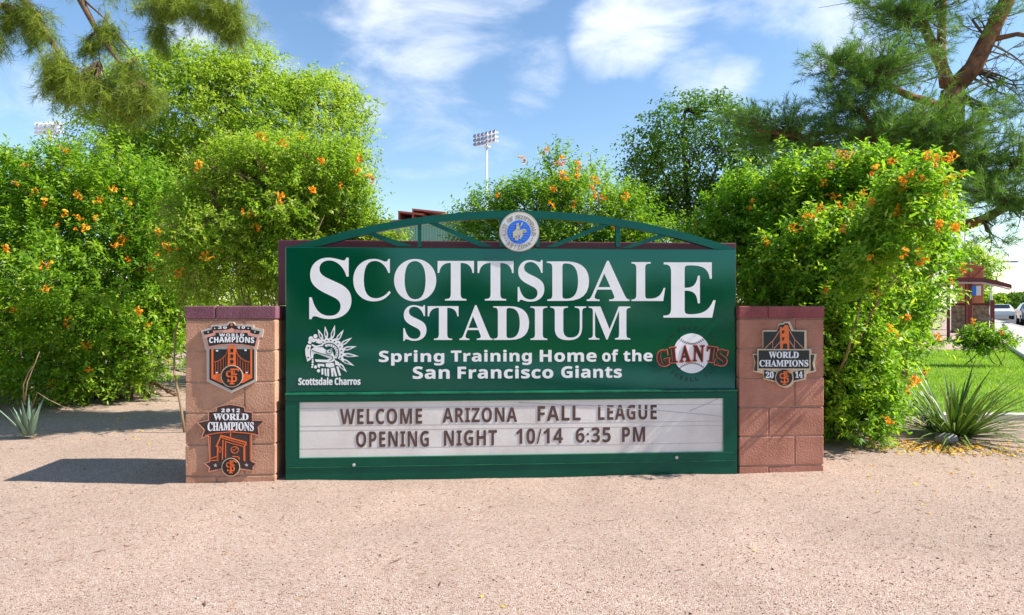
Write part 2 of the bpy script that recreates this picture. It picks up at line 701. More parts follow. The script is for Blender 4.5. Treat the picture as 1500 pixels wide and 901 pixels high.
def member(name, pts, w0=-.056, t=.038):
    mb_ = MB()
    pgon(mb_, SF_, pts, w0, t)
    mb_.build(name, M_green2, sign)


for x0, x1, yt in ((612.5, 617.5, 321), (731, 737, 316), (784.5, 789.5, 316), (900.5, 907, 325)):
    member('post', [(x0, yt), (x1, yt), (x1, 362.5), (x0, 362.5)])
for q in ([(528, 340.5), (540, 338), (606, 361.5), (584, 361.5)], [(616, 323), (630, 322.5), (722, 362.3), (703, 362.3)],
          [(798, 362.8), (813, 362.8), (902, 326.5), (886, 326.5)], [(908, 364), (922, 364), (984, 344), (968, 342.5)]):
    member('brace', q, -.052, .030)

# headline letters
big = [('S', 453, 377.5, 514.7, 467.5), ('C', 517.5, 379.3, 572.5, 441.5), ('O', 577.3, 379.5, 639, 441.5), ('T', 641, 382.3, 694.3, 440.3),
       ('T', 699.5, 382.5, 752.3, 440.3), ('S', 758.3, 381, 797.3, 442), ('D', 801, 383, 862.8, 440.8), ('A', 859.5, 382, 922, 441), ('L', 925, 384, 974.5, 441),
       ('E', 971.8, 384.3, 1048.3, 465.3),
       ('S', 590.8, 447, 624.7, 499.3), ('T', 626.5, 448.5, 671.7, 498), ('A', 673, 447, 721.4, 498), ('D', 722.5, 448.7, 775, 498), ('I', 777, 448.9, 801.8, 498),
       ('U', 806, 448.9, 858.7, 498.3), ('M', 862.3, 449, 923.3, 497.5)]
for ch, *q in big:
    mb = MB()
    put_text(mb, SF_, ch, q, .0005, .0004, 's')
    mb.build('letter', M_letter, sign)
for word, q in (('Spring', (555, 513, 650.8, 535.7, .3)), ('Training', (660.5, 512.6, 779, 535.1, .4)), ('Home', (790.6, 512.6, 874, 530.3, .2)), ('of', (882, 511.8, 905.8, 530, 0)), ('the', (913, 512.2, 956, 529.6, .2)),
                ('San', (604.5, 536.8, 658.8, 555.3, .2)), ('Francisco', (670.2, 536.2, 810.5, 554.9, .5)), ('Giants', (822, 535.6, 911, 553.8, .2))):
    mb = MB()
    put_text(mb, SF_, word, q, .0005, .0004, 'h', .35, 1.05)
    mb.build('tagline_word', M_letter, sign)

# sun-eagle emblem
k8 = 1065 / 130


def e8(x, y):
    return (420 + x / k8, 470 + y / k8)


mb, mg = MB(), MB()
em = empty('emblem', (0, 0, 0))
em.parent = sign
cx, cy_ = 500, 385
for tx, ty in ((375, 100), (460, 65), (578, 50), (685, 105), (785, 200), (840, 305), (865, 425), (810, 540), (722, 615)):
    d = Vector((tx - cx, ty - cy_))
    L_ = d.length
    d.normalize()
    nn = Vector((-d.y, d.x))
    c0 = Vector((cx, cy_)) + d * (185 if L_ > 290 else 165)

    def at(a, b):
        p = c0 + d * a + nn * b
        return e8(p.x, p.y)
    Lr = L_ - 185
    pgon(mb, SF_, [at(0, -16), at(0, 16), at(.3 * Lr, 25), at(.62 * Lr, 15), at(Lr, 0), at(.62 * Lr, -15), at(.3 * Lr, -25)], .001, .0015)
    pgon(mg, SF_, [at(.16 * Lr, -6), at(.16 * Lr, 6), at(.34 * Lr, 9), at(.66 * Lr, 0), at(.34 * Lr, -9)], .0026, .0012)
arc = lambda r, a0, a1, n=18: [e8(cx + 10 + r * math.cos(R(a0 + (a1 - a0) * k / n)), cy_ - r * math.sin(R(a0 + (a1 - a0) * k / n))) for k in range(n + 1)]
pgon(mb, SF_, arc(172, -32, 128) + arc(122, 128, -32), .001, .0015)
for k in range(9):
    a = R(-25 + k * 18)
    x, y = e8(cx + 10 + 168 * math.cos(a), cy_ - 168 * math.sin(a))
    pgon(mb, SF_, circ(x, y, 2.6, 10), .001, .0014)
    pgon(mg, SF_, circ(*e8(cx + 10 + 150 * math.cos(a), cy_ - 150 * math.sin(a)), 1.1, 8), .0026, .0012)
pgon(mb, SF_, arc(108, -40, 120) + arc(80, 120, -40), .001, .0015)
for k in range(8):
    a = R(-20 + k * 17)
    pgon(mg, SF_, circ(*e8(cx + 10 + 94 * math.cos(a), cy_ - 94 * math.sin(a)), .8, 8), .0026, .0012)
pgon(mb, SF_, [e8(*q) for q in ((288, 350), (330, 315), (430, 318), (470, 350), (540, 330), (560, 400), (580, 440), (572, 480), (530, 500), (350, 492), (340, 462), (480, 468), (522, 452), (362, 392), (322, 398), (316, 450), (290, 455))], .001, .0015)
stroke(mg, SF_, [e8(*q) for q in ((300, 350), (345, 372), (440, 400), (545, 425), (555, 455), (520, 480))], 1.0, .0026, .0012)
stroke(mg, SF_, [e8(cx + 10 + 36 * math.cos(t / 12 * 6.283), 368 + 30 * math.sin(t / 12 * 6.283)) for t in range(12)], .9, .0026, .0012, True)
pgon(mg, SF_, circ(*e8(515, 368), 1.2, 8), .0026, .0012)
pgon(mb, SF_, [e8(*q) for q in ((245, 285), (292, 292), (278, 380), (290, 465), (248, 490), (225, 400), (222, 340))], .001, .0015)
for q, r in (((262, 325), 1.2), ((258, 440), 1.2)):
    pgon(mg, SF_, circ(*e8(*q), r, 8), .0026, .0012)
for q, r in (((345, 185), 3.1), ((292, 215), 3.6), ((322, 235), 2.8), ((278, 255), 2.8), ((350, 230), 2.2), ((312, 470), 1.3), ((312, 495), 1.6), ((310, 525), 1.6), ((305, 553), 1.5), ((346, 553), 2.4), ((382, 600), 2.4)):
    pgon(mb, SF_, circ(*e8(*q), r, 12), .001, .0014)
pgon(mb, SF_, [e8(*q) for q in ((300, 280), (355, 300), (430, 280), (440, 300), (350, 318), (300, 300))], .001, .0014)
pgon(mb, SF_, [e8(*q) for q in ((378, 205), (420, 240), (480, 235), (400, 275), (350, 262))], .001, .0014)
for q in (((372, 515), (450, 520), (452, 550), (400, 540), (395, 565), (372, 555)), ((470, 508), (560, 505), (575, 545), (520, 560), (470, 550)), ((575, 470), (630, 500), (625, 535), (585, 530)),
          ((415, 575), (440, 570), (440, 645), (418, 645)), ((452, 575), (470, 572), (478, 660), (458, 655)), ((484, 575), (508, 575), (508, 668), (488, 665)), ((528, 565), (575, 560), (605, 665), (580, 668), (560, 590), (560, 668), (540, 668)),
          ((595, 550), (618, 545), (652, 655), (628, 660))):
    pgon(mb, SF_, [e8(*p) for p in q], .001, .0014)
mb.build('sun_face', M_letter, em)
mg.build('linework', M_green2, em)
mb = MB()
put_text(mb, SF_, 'Scottsdale Charros', (437, 553.2, 528, 564.3, .3), .001, .0015, 'h', .25, .98)
mb.build('lettering', M_letter, em)

# ball logo
lg = empty('ball_logo', (0, 0, 0))
lg.parent = sign


def g8(x, y):
    return (950 + x / k8, 470 + y / k8)


mb = MB()
pgon(mb, SF_, circ(*g8(517, 390), 26.7, 48, 29.2), .001, .0015)
mb.build('ball', M_letter, lg)
mb = MB()
for sgn, yc in ((1, 262), (-1, 520)):
    for k in range(15):
        t = k / 14 * 2 - 1
        x = 522 + t * 155
        y = yc + sgn * (24 - 62 * t * t)
        for s2 in (-1, 1):
            stroke(mb, SF_, [g8(x, y), g8(x + s2 * 9 - t * 8, y - sgn * 22 + s2 * t * 6)], .55, .0026, .001)
mb.build('stitching', M_dkred, lg)
GL = [('G', 98, 345, 262, 550, -9), ('I', 258, 312, 345, 508, -6), ('A', 368, 292, 512, 498, -2), ('N', 528, 290, 672, 496, 2), ('T', 690, 306, 826, 502, 7), ('S', 800, 340, 952, 545, 10)]
m1, m2 = MB(), MB()
for ch, x0, y0, x1, y1, rot in GL:
    xm, ym = g8((x0 + x1) / 2, (y0 + y1) / 2)

    def wr(a, b, px, py, xm=xm, ym=ym, rot=rot):
        c, s_ = math.cos(R(rot)), math.sin(R(rot))
        dx, dy = px - xm, py - ym
        return xm + dx * c - dy * s_, ym + dx * s_ + dy * c
    a, b = g8(x0, y0), g8(x1, y1)
    put_text(m1, SF_, ch, (a[0] - .4, a[1] - .4, b[0] + .4, b[1] + .4), .004, .0015, 's', 1.15, warp=wr)
    put_text(m2, SF_, ch, (a[0] + 1.1, a[1] + 1.1, b[0] - 1.1, b[1] - 1.1), .0062, .0012, 's', .3, warp=wr)
m1.build('letter_outline', M_red, lg)
m2.build('lettering', M_dkred, lg)
mb = MB()


def ring_text(mb_, face, words, c, r, h, w, a0, a1, outward=True, style='h', off=.0, t=.001):
    for k, ch in enumerate(words):
        if ch == ' ':
            continue
        a = R(a0 + (a1 - a0) * k / max(1, len(words) - 1))
        v, f = text_shape(ch, style, off)
        wd = h * (.3 if ch in 'Il' else .8)
        out = []
        for x, y, z in v:
            dx, dy = (x - .5) * wd, (y - .5) * h
            if outward:
                px = c[0] + (r + dy) * math.sin(a) + dx * math.cos(a)
                py = c[1] - (r + dy) * math.cos(a) + dx * math.sin(a)
            else:
                px = c[0] + (r - dy) * math.sin(a) - dx * math.cos(a)
                py = c[1] - (r - dy) * math.cos(a) - dx * math.sin(a)
            u, vv = face.uv(px, py, w)
            out.append(loc(u, vv, w + z * t))
        mb_.add(out, f)


ring_text(mb, SF_, 'SAN FRANCISCO', g8(517, 390), 38.5, 5.4, .001, -68, 68)
ring_text(mb, SF_, 'BASEBALL CLUB', g8(517, 390), 38.5, 5.4, .001, 248, 112, False)
mb.build('ring_lettering', mat('faded_dark_lettering', (.003, .035, .018), .3, .4), lg)

# city seal
se = empty('city_seal', (0, 0, 0))
se.parent = sign
sc_ = (760.2, 340)
mb = MB()
pgon(mb, SF_, circ(*sc_, 29.2, 56), -.008, .022)
mb.build('rim', mat('bronze_rim', (.50, .42, .33), .4, .4), se)
mb = MB()
pgon(mb, SF_, circ(*sc_, 27.6, 56), .0142, .003)
mb.build('ring', mat('seal_white', (.66, .66, .66), .45, .4, vary=.1, vscale=40), se)
mb = MB()
pgon(mb, SF_, circ(*sc_, 17.2, 48), .0175, .003)
mb.build('disc', mat('seal_blue', (.025, .15, .66), .4, .4), se)
mb = MB()
ring_text(mb, SF_, 'CITY OF SCOTTSDALE', sc_, 22.2, 6.0, .0175, -96, 96, True, 's')
ring_text(mb, SF_, 'ARIZONA', sc_, 22.2, 6.0, .0175, 222, 138, False, 's')
for a in (236, 246, 256, 104, 114, 124):
    pgon(mb, SF_, circ(sc_[0] + 22.2 * math.sin(R(a)), sc_[1] - 22.2 * math.cos(R(a)), .9, 8), .0175, .001)
mb.build('lettering', mat('bronze_lettering', (.30, .24, .17), .5, .4), se)


def s10(x, y):
    return (715 + x / 10.01, 295 + y / 10.01)


mb = MB()
for q in (((365, 450), (420, 400), (470, 420), (540, 400), (550, 440), (500, 470), (470, 495), (430, 500), (400, 540), (365, 530)), ((415, 350), (450, 335), (465, 400), (450, 430), (410, 420)), ((480, 470), (520, 480), (470, 560), (455, 540)),
          ((385, 510), (410, 500), (425, 570), (405, 575)), ((500, 430), (560, 420), (560, 455), (520, 460)), ((430, 490), (450, 490), (440, 575), (420, 570)), ((480, 330), (500, 300), (510, 330), (470, 380))):
    pgon(mb, SF_, [s10(*p) for p in q], .0206, .002)
pgon(mb, SF_, circ(*s10(432, 338), 2.0, 10), .0206, .002)
mb.build('rider_figure', mat('seal_figure', (.50, .47, .36), .5, .4), se)
mb = MB()
for y in (340, 372, 410, 450, 490, 530, 562):
    hw = math.sqrt(max(165 ** 2 - (y - 448) ** 2, 0)) * .88
    stroke(mb, SF_, [s10(450 - hw, y), s10(450 - hw * .45, y + 6)], .45, .0206, .0008)
    stroke(mb, SF_, [s10(450 + hw * .5, y - 4), s10(450 + hw, y + 3)], .45, .0206, .0008)
mb.build('linework', mat('seal_light_blue', (.20, .36, .75), .5, .4), se)

# message board
bd = empty('message_board', (0, 0, 0))
bd.parent = sign
u0, u1 = SF_.uv(421.5, 600)[0] - .002, SF_.uv(1076, 600)[0]
ztop, zbot = .566, -.12
wu0, wu1 = SF_.uv(438.5, 600, .04)[0], SF_.uv(1060, 600, .04)[0]
wz1, wz0 = SF_.uv(439, 588.5, .04)[1], SF_.uv(439, 671.5, .04)[1]
mb = MB()
FR = .046
mb.box(u0, u1, -FR, .02, wz1, ztop, bevel=.003)
mb.box(u0, u1, -FR, .02, zbot, wz0, bevel=.003)
mb.box(u0, wu0, -FR + .0015, .02, wz0 - .001, wz1 + .001)
mb.box(wu1, u1, -FR + .0015, .02, wz0 - .001, wz1 + .001)
mb.build('frame', M_green2, bd)
mb = MB()
mb.box(u0 - .001, u1 + .001, -FR - .008, -.0005, ztop + .001, ztop + .013, bevel=.002)
mb.box(u0 + .02, u1 - .01, -FR - .006, -FR - .0005, .085, .088)
mb.build('drip_edge', mat('worn_green_edge', (.008, .15, .07), .3, .5, vary=.5, vscale=9, col2=(.003, .06, .03)), bd)
M_board = mat('aged_white_plastic', (.74, .70, .665), .35, .4, vary=.1, vscale=3.2, bump=.08, bscale=12, bdist=.02, col2=(.63, .575, .54))
mb = MB()
mb.box(wu0 - .004, wu1 + .004, -.038, .015, wz0 - .004, wz1 + .004)
mb.build('letter_panel', M_board, bd)
for y in (598.5, 624.3, 631, 657.5):
    zt = SF_.uv(439, y, .04)[1]
    mb = MB()
    mb.box(wu0, wu1, -.0388, -.0381, zt - .002, zt + .002)
    mb.build('letter_track', mat('clear_track', (.52, .46, .45), .3, .4), bd)
mb = MB()
mb.box(wu0 + .001, wu1 - .001, -FR - .0005, -.0385, wz0 - .002, wz0 + .004)
mb.box(wu0 - .001, wu0 + .003, -FR - .0005, -.0385, wz0 + .004, wz1 - .003)
mb.box(wu1 - .005, wu1 - .001, -FR - .0005, -.0385, wz0 + .004, wz1 - .003)
mb.box(wu0 + .003, wu1 - .005, -FR - .0005, -.0385, wz1 - .004, wz1 + .001)
mb.build('inner_trim', mat('trim_green', (.02, .17, .085), .3, .5), bd)
M_msg = mat('brown_message_letter', (.115, .065, .055), .5, .3, vary=.25, vscale=14)
for word, q in (('WELCOME', (498, 599, 618.3, 622, 1)), ('ARIZONA', (648.3, 597.5, 757.5, 619.3, 1)), ('FALL', (787.5, 595, 850.5, 616.8, 1)), ('LEAGUE', (876, 593.6, 962, 615.6, 1)),
                ('OPENING', (521.5, 632, 628.3, 655.3, 1)), ('NIGHT', (650.3, 630.5, 728, 653.5, 1)), ('10/14', (756, 628, 824.5, 650.6, 1)), ('6:35', (843.3, 626.5, 894.7, 648.8, 1)), ('PM', (911.3, 625.8, 945, 647.6, .5))):
    mb = MB()
    put_text(mb, SF_, word, q, .0391, .0008, 'h', .15, 1.12)
    mb.build('message_word', M_msg, bd)
# wrinkle in the clear cover
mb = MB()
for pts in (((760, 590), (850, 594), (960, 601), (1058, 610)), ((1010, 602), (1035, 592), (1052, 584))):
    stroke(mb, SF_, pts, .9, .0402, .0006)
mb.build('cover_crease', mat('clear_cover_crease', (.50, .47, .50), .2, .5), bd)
for x, y in ((518.5, 681), (991, 670)):
    mb = MB()
    pgon(mb, SF_, circ(x, y, 2.3, 14), FR, .006)
    pgon(mb, SF_, circ(x, y, 1.1, 10), FR + .006, .004)
    mb.build('screw', mat('zinc_screw', (.55, .56, .52), .35, .5, metallic=.3), bd)


# ------------------------------------------------------------------ piers
def block_mat(name, col, col2):
    return mat(name, col, .9, .2, vary=.3, vscale=4.5, bump=.55, bscale=75, col2=col2, bdist=.012, detail=9)


def pier(label, O, wid, dep, m_block, m_cap):
    t = empty('block_pier', O, TH, label, 'pier')
    body, cap = MB(), MB()
    G = .0035
    rnd = random.Random(int(wid * 1000))
    zs = [-.15, .045, .25, .455, .66, .865, 1.07]
    body.m = 1
    body.box(.008, wid - .008, .008, dep - .008, -.15, 1.068)
    body.m = 0
    for i in range(6):
        z0, z1 = zs[i], zs[i + 1]
        fr = .655 if i % 2 == 1 else .345
        xs = (0, wid * fr, wid)
        j = lambda: rnd.uniform(-.0022, .0022)
        for a, b in ((xs[0], xs[1]), (xs[1], xs[2])):
            e = j()
            body.box(a + (G if a > 0 else 0), b - (G if b < wid else 0), e, dep * .5 - G, z0 + G, z1 - G, bevel=.005)
            body.box(a + (G if a > 0 else 0), b - (G if b < wid else 0), dep * .5 + G, dep + j(), z0 + G, z1 - G, bevel=.005)
    for a, b in ((-.004, wid * .335 - G), (wid * .335 + G, wid + .004)):
        cap.box(a, b, -.004, dep * .5 - G, 1.07 + G, 1.16, bevel=.006)
        cap.box(a, b, dep * .5 + G, dep + .004, 1.07 + G, 1.16, bevel=.006)
    cap.m = 1
    cap.box(.01, wid - .01, .01, dep - .01, 1.069, 1.152)
    M_mort = mat('mortar', (.50, .33, .25), .95, .1, vary=.2, vscale=10)
    body.build('body', [m_block, M_mort], t)
    cap.build('cap', [m_cap, M_mort], t)
    return t


LP_O = Vector((-2.137, 4.095, 0))
RP_O = Vector((1.583, 4.36, 0))
pier('tan block pier left of the sign carrying two team plaques, purple cap', LP_O, .577, .60,
     block_mat('tan_block', (.51, .285, .185), (.38, .19, .12)), block_mat('purple_cap_block', (.20, .085, .11), (.14, .055, .075)))
pier('reddish block pier right of the sign carrying one plaque, dull red cap', RP_O, .61, .60,
     block_mat('red_block', (.45, .205, .145), (.33, .14, .095)), block_mat('red_cap_block', (.30, .085, .085), (.20, .055, .06)))
LF, RF = Face(LP_O), Face(RP_O)


def monogram(face, c, s, w, parent):
    mb_ = MB()
    q = lambda pts: [(c[0] + x * s, c[1] - y * s) for x, y in pts]
    stroke(mb_, face, q(((.30, .36), (.30, .58), (-.42, .58), (-.58, .44), (-.58, .12), (-.44, -.02), (.36, -.02), (.52, -.16), (.52, -.46), (.38, -.6), (-.42, -.6), (-.42, -.36))), .19 * s, w, .0015)
    stroke(mb_, face, q(((.02, .92), (.02, -.92))), .2 * s, w + .0016, .0015)
    stroke(mb_, face, q(((-.16, .84), (.78, .84), (.78, .60))), .17 * s, w + .0032, .0012)
    stroke(mb_, face, q(((.1, .24), (.62, .24))), .16 * s, w + .0032, .0012)
    stroke(mb_, face, q(((-.26, -.9), (.3, -.9))), .15 * s, w + .0032, .0012)
    mb_.build('monogram', M_orange, parent)


def part(name, m, parent, face, shapes, w, t=.002):
    mb_ = MB()
    for s_ in shapes:
        pgon(mb_, face, s_, w, t)
    return mb_.build(name, m, parent)


def zoomer(ox, oy, k):
    return lambda pts: [(ox + x / k, oy + y / k) for x, y in pts]


# --- shield plaque
z = zoomer(285, 460, 6.93)
p1 = empty('championship_plaque', LP_O, TH, 'black and orange shield plaque dated 2010 with bridge tower, upper one on the left pier', 'plaque', 'championship plaques on the piers')
B0 = .011
part('back_plate', M_silver, p1, LF, [z([(70, 163), (172, 138), (175, 112), (330, 104), (350, 80), (400, 80), (420, 104), (605, 110), (607, 138), (706, 155), (690, 236), (664, 240), (640, 358), (632, 358), (632, 682), (378, 802), (130, 682), (128, 362), (112, 358), (88, 232)])], .001, B0)
w = B0 + .0012
part('date_ribbon', M_black, p1, LF, [z([(88, 178), (180, 158), (182, 128), (340, 120), (358, 94), (394, 94), (412, 120), (575, 130), (578, 158), (665, 176), (652, 208), (570, 196), (190, 196), (102, 210)])], w)
part('name_band', M_pink, p1, LF, [z([(105, 216), (188, 194), (190, 168), (345, 158), (376, 140), (406, 158), (562, 168), (566, 194), (655, 216), (628, 346), (500, 324), (378, 316), (250, 324), (130, 346)])], w + .0025)
part('name_panel', M_black, p1, LF, [z([(128, 238), (214, 218), (216, 192), (538, 192), (542, 218), (632, 240), (612, 328), (500, 307), (378, 299), (255, 307), (146, 328)])], w + .005)
part('shield', M_black, p1, LF, [z([(152, 358), (606, 358), (606, 664), (378, 772), (152, 664)])], w)
part('shield_border', M_orange, p1, LF, [z([(172, 352), (190, 352), (190, 618), (290, 598), (470, 598), (566, 618), (566, 352), (584, 352), (584, 652), (490, 700), (270, 700), (172, 652)])], w + .0022)
mb = MB()
for sgn in (-1, 1):
    X = lambda x: 378 + sgn * x
    stroke(mb, LF, z([(X(36), 345), (X(55), 405), (X(95), 452), (X(140), 478), (X(190), 489)]), 1.5, w + .0022)
    for x in (60, 85, 112, 140, 165):
        yt = 489 - 110 * ((190 - x) / 150) ** 2.2
        stroke(mb, LF, z([(X(x), yt), (X(x), 612)]), .9, w + .0022, .0012)
mb.build('cable', mat('dark_orange_enamel', (.42, .09, .03), .4, .4), p1)
part('bridge_tower', M_orange, p1, LF, [z([(342, 326), (416, 326), (421, 600), (335, 600)])], w + .005)
part('tower_opening', M_black, p1, LF, [z([(364, y), (394, y), (394, y + 36), (364, y + 36)]) for y in (352, 410, 466)], w + .0072, .001)
part('floodlight', M_wh, p1, LF, [z([(x - 12, y - 6), (x + 12, y - 8), (x + 10, y + 8), (x - 10, y + 8)]) for x, y in ((228, 372), (517, 367), (228, 595), (527, 595))], w + .0022, .001)
part('medallion_ring', M_tan, p1, LF, [circ(*z([(380, 632)])[0], 16.2, 36)], w + .0045, .004)
part('medallion', M_black, p1, LF, [circ(*z([(380, 632)])[0], 15.0, 36)], w + .0087, .0015)
monogram(LF, z([(378, 632)])[0], 12.2, w + .0104, p1)
mb = MB()
for body, q, of in (('20', (238, 126, 328, 150), .02), ('10', (432, 126, 512, 150), .02), ('WORLD', (250, 198, 502, 228), .02), ):
    a, b = z([(q[0], q[1])])[0], z([(q[2], q[3])])[0]
    put_text(mb, LF, body, (*a, *b), w + .0072, .001, 'h', .12, 1.25)
a, b = z([(148, 233)])[0], z([(606, 292)])[0]
put_text(mb, LF, 'CHAMPIONS', (*a, *b), w + .0072, .001, 'h', .15, 1.05, warp=lambda s_, t_, x, y: (x, y + 5.0 * (s_ - .5) ** 2 - .6))
for x, y in ((138, 184), (205, 146), (545, 146), (612, 182)):
    pgon(mb, LF, circ(*z([(x, y)])[0], 1.0, 5), w + .0022, .001)
mb.build('lettering', M_wh, p1)
part('star', M_orange, p1, LF, [[(z([(376, 112)])[0][0] + (2.6 if k % 2 == 0 else 1.1) * math.sin(k * math.pi / 5), z([(376, 112)])[0][1] - (2.6 if k % 2 == 0 else 1.1) * math.cos(k * math.pi / 5)) for k in range(10)]], w + .0022, .001)

# --- clock tower plaque
z = zoomer(285, 580, 6.678)
p2 = empty('championship_plaque', LP_O, TH, 'dark plaque dated 2012 with orange clock tower, lower one on the left pier', 'plaque', 'championship plaques on the piers')
out2 = z([(25, 262), (135, 238), (135, 156), (212, 146), (215, 112), (262, 95), (347, 82), (430, 95), (490, 112), (492, 150), (566, 160), (568, 238), (686, 240), (622, 306), (632, 388), (558, 374), (558, 640), (606, 660), (572, 698), (575, 734), (442, 714), (428, 752), (392, 780), (352, 790), (312, 780), (276, 754), (262, 714), (140, 742), (146, 702), (95, 660), (150, 642), (135, 390), (66, 414), (96, 332)])
part('back_plate', mat('charcoal_enamel', (.05, .032, .032), .4, .4), p2, LF, [out2], .001, .010)
mb = MB()
stroke(mb, LF, out2, 1.5, .0112, .0015, True)
mb.build('edge_line', M_salmon, p2)
w = .0115
mb = MB()
for pts, wd in (([(212, 498), (260, 388), (505, 455), (500, 486)], 1.9), ([(262, 402), (285, 415), (495, 476)], 1.2), ([(225, 485), (225, 635)], 1.6), ([(278, 430), (272, 625)], 1.3), ([(303, 440), (303, 605)], 1.1), ([(490, 480), (490, 640)], 1.6), ([(303, 448), (480, 495)], .9), ([(480, 495), (480, 630)], .9),
                ([(352, 398), (352, 328), (408, 336), (380, 352), (354, 350)], 1.3), ([(152, 395), (152, 635)], 1.0), ([(545, 380), (545, 635)], 1.0), ([(160, 612), (225, 590), (225, 630), (165, 632)], 1.2), ([(372, 590), (430, 598), (440, 625)], 1.2), ([(105, 388), (200, 366), (345, 352), (500, 362), (600, 376)], 1.2)):
    stroke(mb, LF, z(pts), wd, w, .0015)
stroke(mb, LF, [(z([(393, 528)])[0][0] + 5.4 * math.cos(t), z([(393, 528)])[0][1] + 4.8 * math.sin(t)) for t in np.linspace(0, 6.283, 21)[:-1]], 1.0, w, .0015, True)
stroke(mb, LF, z([(412, 510), (393, 530), (372, 528)]), .8, w, .0015)
stroke(mb, LF, [(z([(248, 525)])[0][0] + 1.8 * math.cos(t), z([(248, 525)])[0][1] + 4.2 * math.sin(t)) for t in np.linspace(0, 6.283, 15)[:-1]], .8, w, .0015, True)
mb.build('clock_tower', M_orange, p2)
part('medallion_ring', M_tan, p2, LF, [circ(*z([(355, 696)])[0], 13.4, 32)], w + .002, .003)
part('medallion', M_black, p2, LF, [circ(*z([(355, 696)])[0], 12.3, 32)], w + .0052, .0015)
monogram(LF, z([(353, 692)])[0], 9.8, w + .007, p2)
mb = MB()
for x, y in ((203, 680), (508, 676)):
    c_ = z([(x, y)])[0]
    pgon(mb, LF, [(c_[0] + (2.8 if k % 2 == 0 else 1.2) * math.sin(k * math.pi / 5), c_[1] - (2.8 if k % 2 == 0 else 1.2) * math.cos(k * math.pi / 5)) for k in range(10)], w, .0012)
mb.build('star', M_silver, p2)
mb = MB()
for body, q, st, sp_, bow in (('2012', (262, 124, 442, 160), 'h', 1.5, 0), ('WORLD', (184, 172, 526, 238), 's', 1.0, 0), ('CHAMPIONS', (128, 256, 578, 338), 's', 1.0, 4.5)):
    a, b = z([(q[0], q[1])])[0], z([(q[2], q[3])])[0]
    put_text(mb, LF, body, (*a, *b), w, .0018, st, .2, sp_, warp=lambda s_, t_, x, y, bow=bow: (x, y + bow * ((s_ - .5) ** 2) * (1 - t_)))
mb.build('lettering', M_wh, p2)

# --- bridge plaque on the right pier
z = zoomer(1090, 460, 6.93)
p3 = empty('championship_plaque', RP_O, TH, 'tan edged black plaque dated 2014 with orange bridge, alone on the right pier', 'plaque', 'championship plaques on the piers')
part('back_plate', M_tan, p3, RF, [z([(183, 166), (326, 164), (345, 98), (394, 90), (400, 78), (456, 78), (462, 96), (490, 162), (622, 165), (625, 353), (672, 353), (675, 402), (727, 404), (706, 500), (724, 580), (620, 608), (618, 662), (500, 690), (465, 732), (407, 750), (348, 732), (315, 690), (190, 662), (190, 606), (84, 584), (103, 500), (84, 406), (132, 400), (132, 353), (185, 353)])], .001, .014)
w = .0158
part('sky_panel', M_black, p3, RF, [z([(197, 180), (332, 178), (357, 112), (408, 104), (412, 94), (444, 94), (452, 106), (480, 176), (610, 179), (610, 356), (197, 356)])], w)
part('ribbon_end', M_black, p3, RF, [z([(98, 416), (131, 414), (131, 582), (99, 573), (117, 500)]), z([(676, 414), (713, 416), (692, 500), (709, 571), (676, 580)])], w)
part('date_ribbon', M_black, p3, RF, [z([(203, 568), (322, 590), (318, 678), (203, 651)]), z([(496, 590), (606, 568), (606, 651), (500, 678)])], w)
part('name_frame', M_tan, p3, RF, [z([(134, 356), (672, 356), (672, 566), (134, 566)])], w + .0022, .003)
part('name_panel', M_black, p3, RF, [z([(147, 369), (660, 369), (660, 553), (147, 553)])], w + .0054)
part('bridge_tower', M_orange, p3, RF, [z([(362, 128), (392, 140), (412, 112), (438, 112), (452, 130), (458, 355), (438, 355), (436, 300), (394, 300), (390, 355), (366, 355)])], w + .0022)
part('tower_opening', M_black, p3, RF, [z([(384, y), (412, y), (400, y + 30), (386, y + 34)]) for y in (168, 238)] + [z([(396, 312), (408, 312), (406, 352), (396, 352)])], w + .0044, .001)
mb = MB()
for pts, wd in (([(362, 165), (300, 262), (208, 352)], 1.1), ([(452, 150), (512, 258), (606, 352)], 1.1), ([(366, 282), (302, 352)], 1.1), ([(456, 268), (516, 352)], 1.1), ([(290, 275), (290, 352)], .7), ([(511, 262), (511, 340)], .7)):
    stroke(mb, RF, z(pts), wd, w + .0022, .0014)
mb.build('cable', M_salmon, p3)
part('medallion_ring', M_tan, p3, RF, [circ(*z([(407, 647)])[0], 13.4, 36)], w + .006, .003)
part('medallion', M_black, p3, RF, [circ(*z([(407, 647)])[0], 12.0, 36)], w + .0092, .0015)
monogram(RF, z([(408, 648)])[0], 10.4, w + .011, p3)
mb = MB()
for body, q, ww in (('WORLD', (250, 381, 554, 448), .0077), ('CHAMPIONS', (155, 466, 652, 534), .0077), ('20', (218, 585, 300, 652), .0022), ('14', (518, 582, 594, 648), .0022)):
    a, b = z([(q[0], q[1])])[0], z([(q[2], q[3])])[0]
    put_text(mb, RF, body, (*a, *b), w + ww, .0014, 's', .2, 1.0)
mb.build('lettering', M_wh, p3)

exec_after = None
# ------------------------------------------------------------------ vegetation
BARK = mat('grey_brown_bark', (.17, .115, .075), .95, .1, vary=.4, vscale=14, bump=.6, bscale=40)
PINEBARK = mat('orange_pine_bark', (.30, .135, .07), .95, .1, vary=.5, vscale=7, bump=.8, bscale=22, col2=(.11, .055, .04))
TWIG = mat('pale_twig', (.30, .21, .13), .9, .1, vary=.3, vscale=10)
DEADTWIG = mat('grey_dead_twig', (.33, .29, .26), .9, .1, vary=.3, vscale=10)


def lobe(px, py, rx, ry, Y, dep=None):
    c = P(px, py, Y)
    k = Y / FPX
    return (c.x, Y, c.z, rx * k, dep if dep else .8 * min(rx, ry) * k + .25 * rx * k, ry * k)


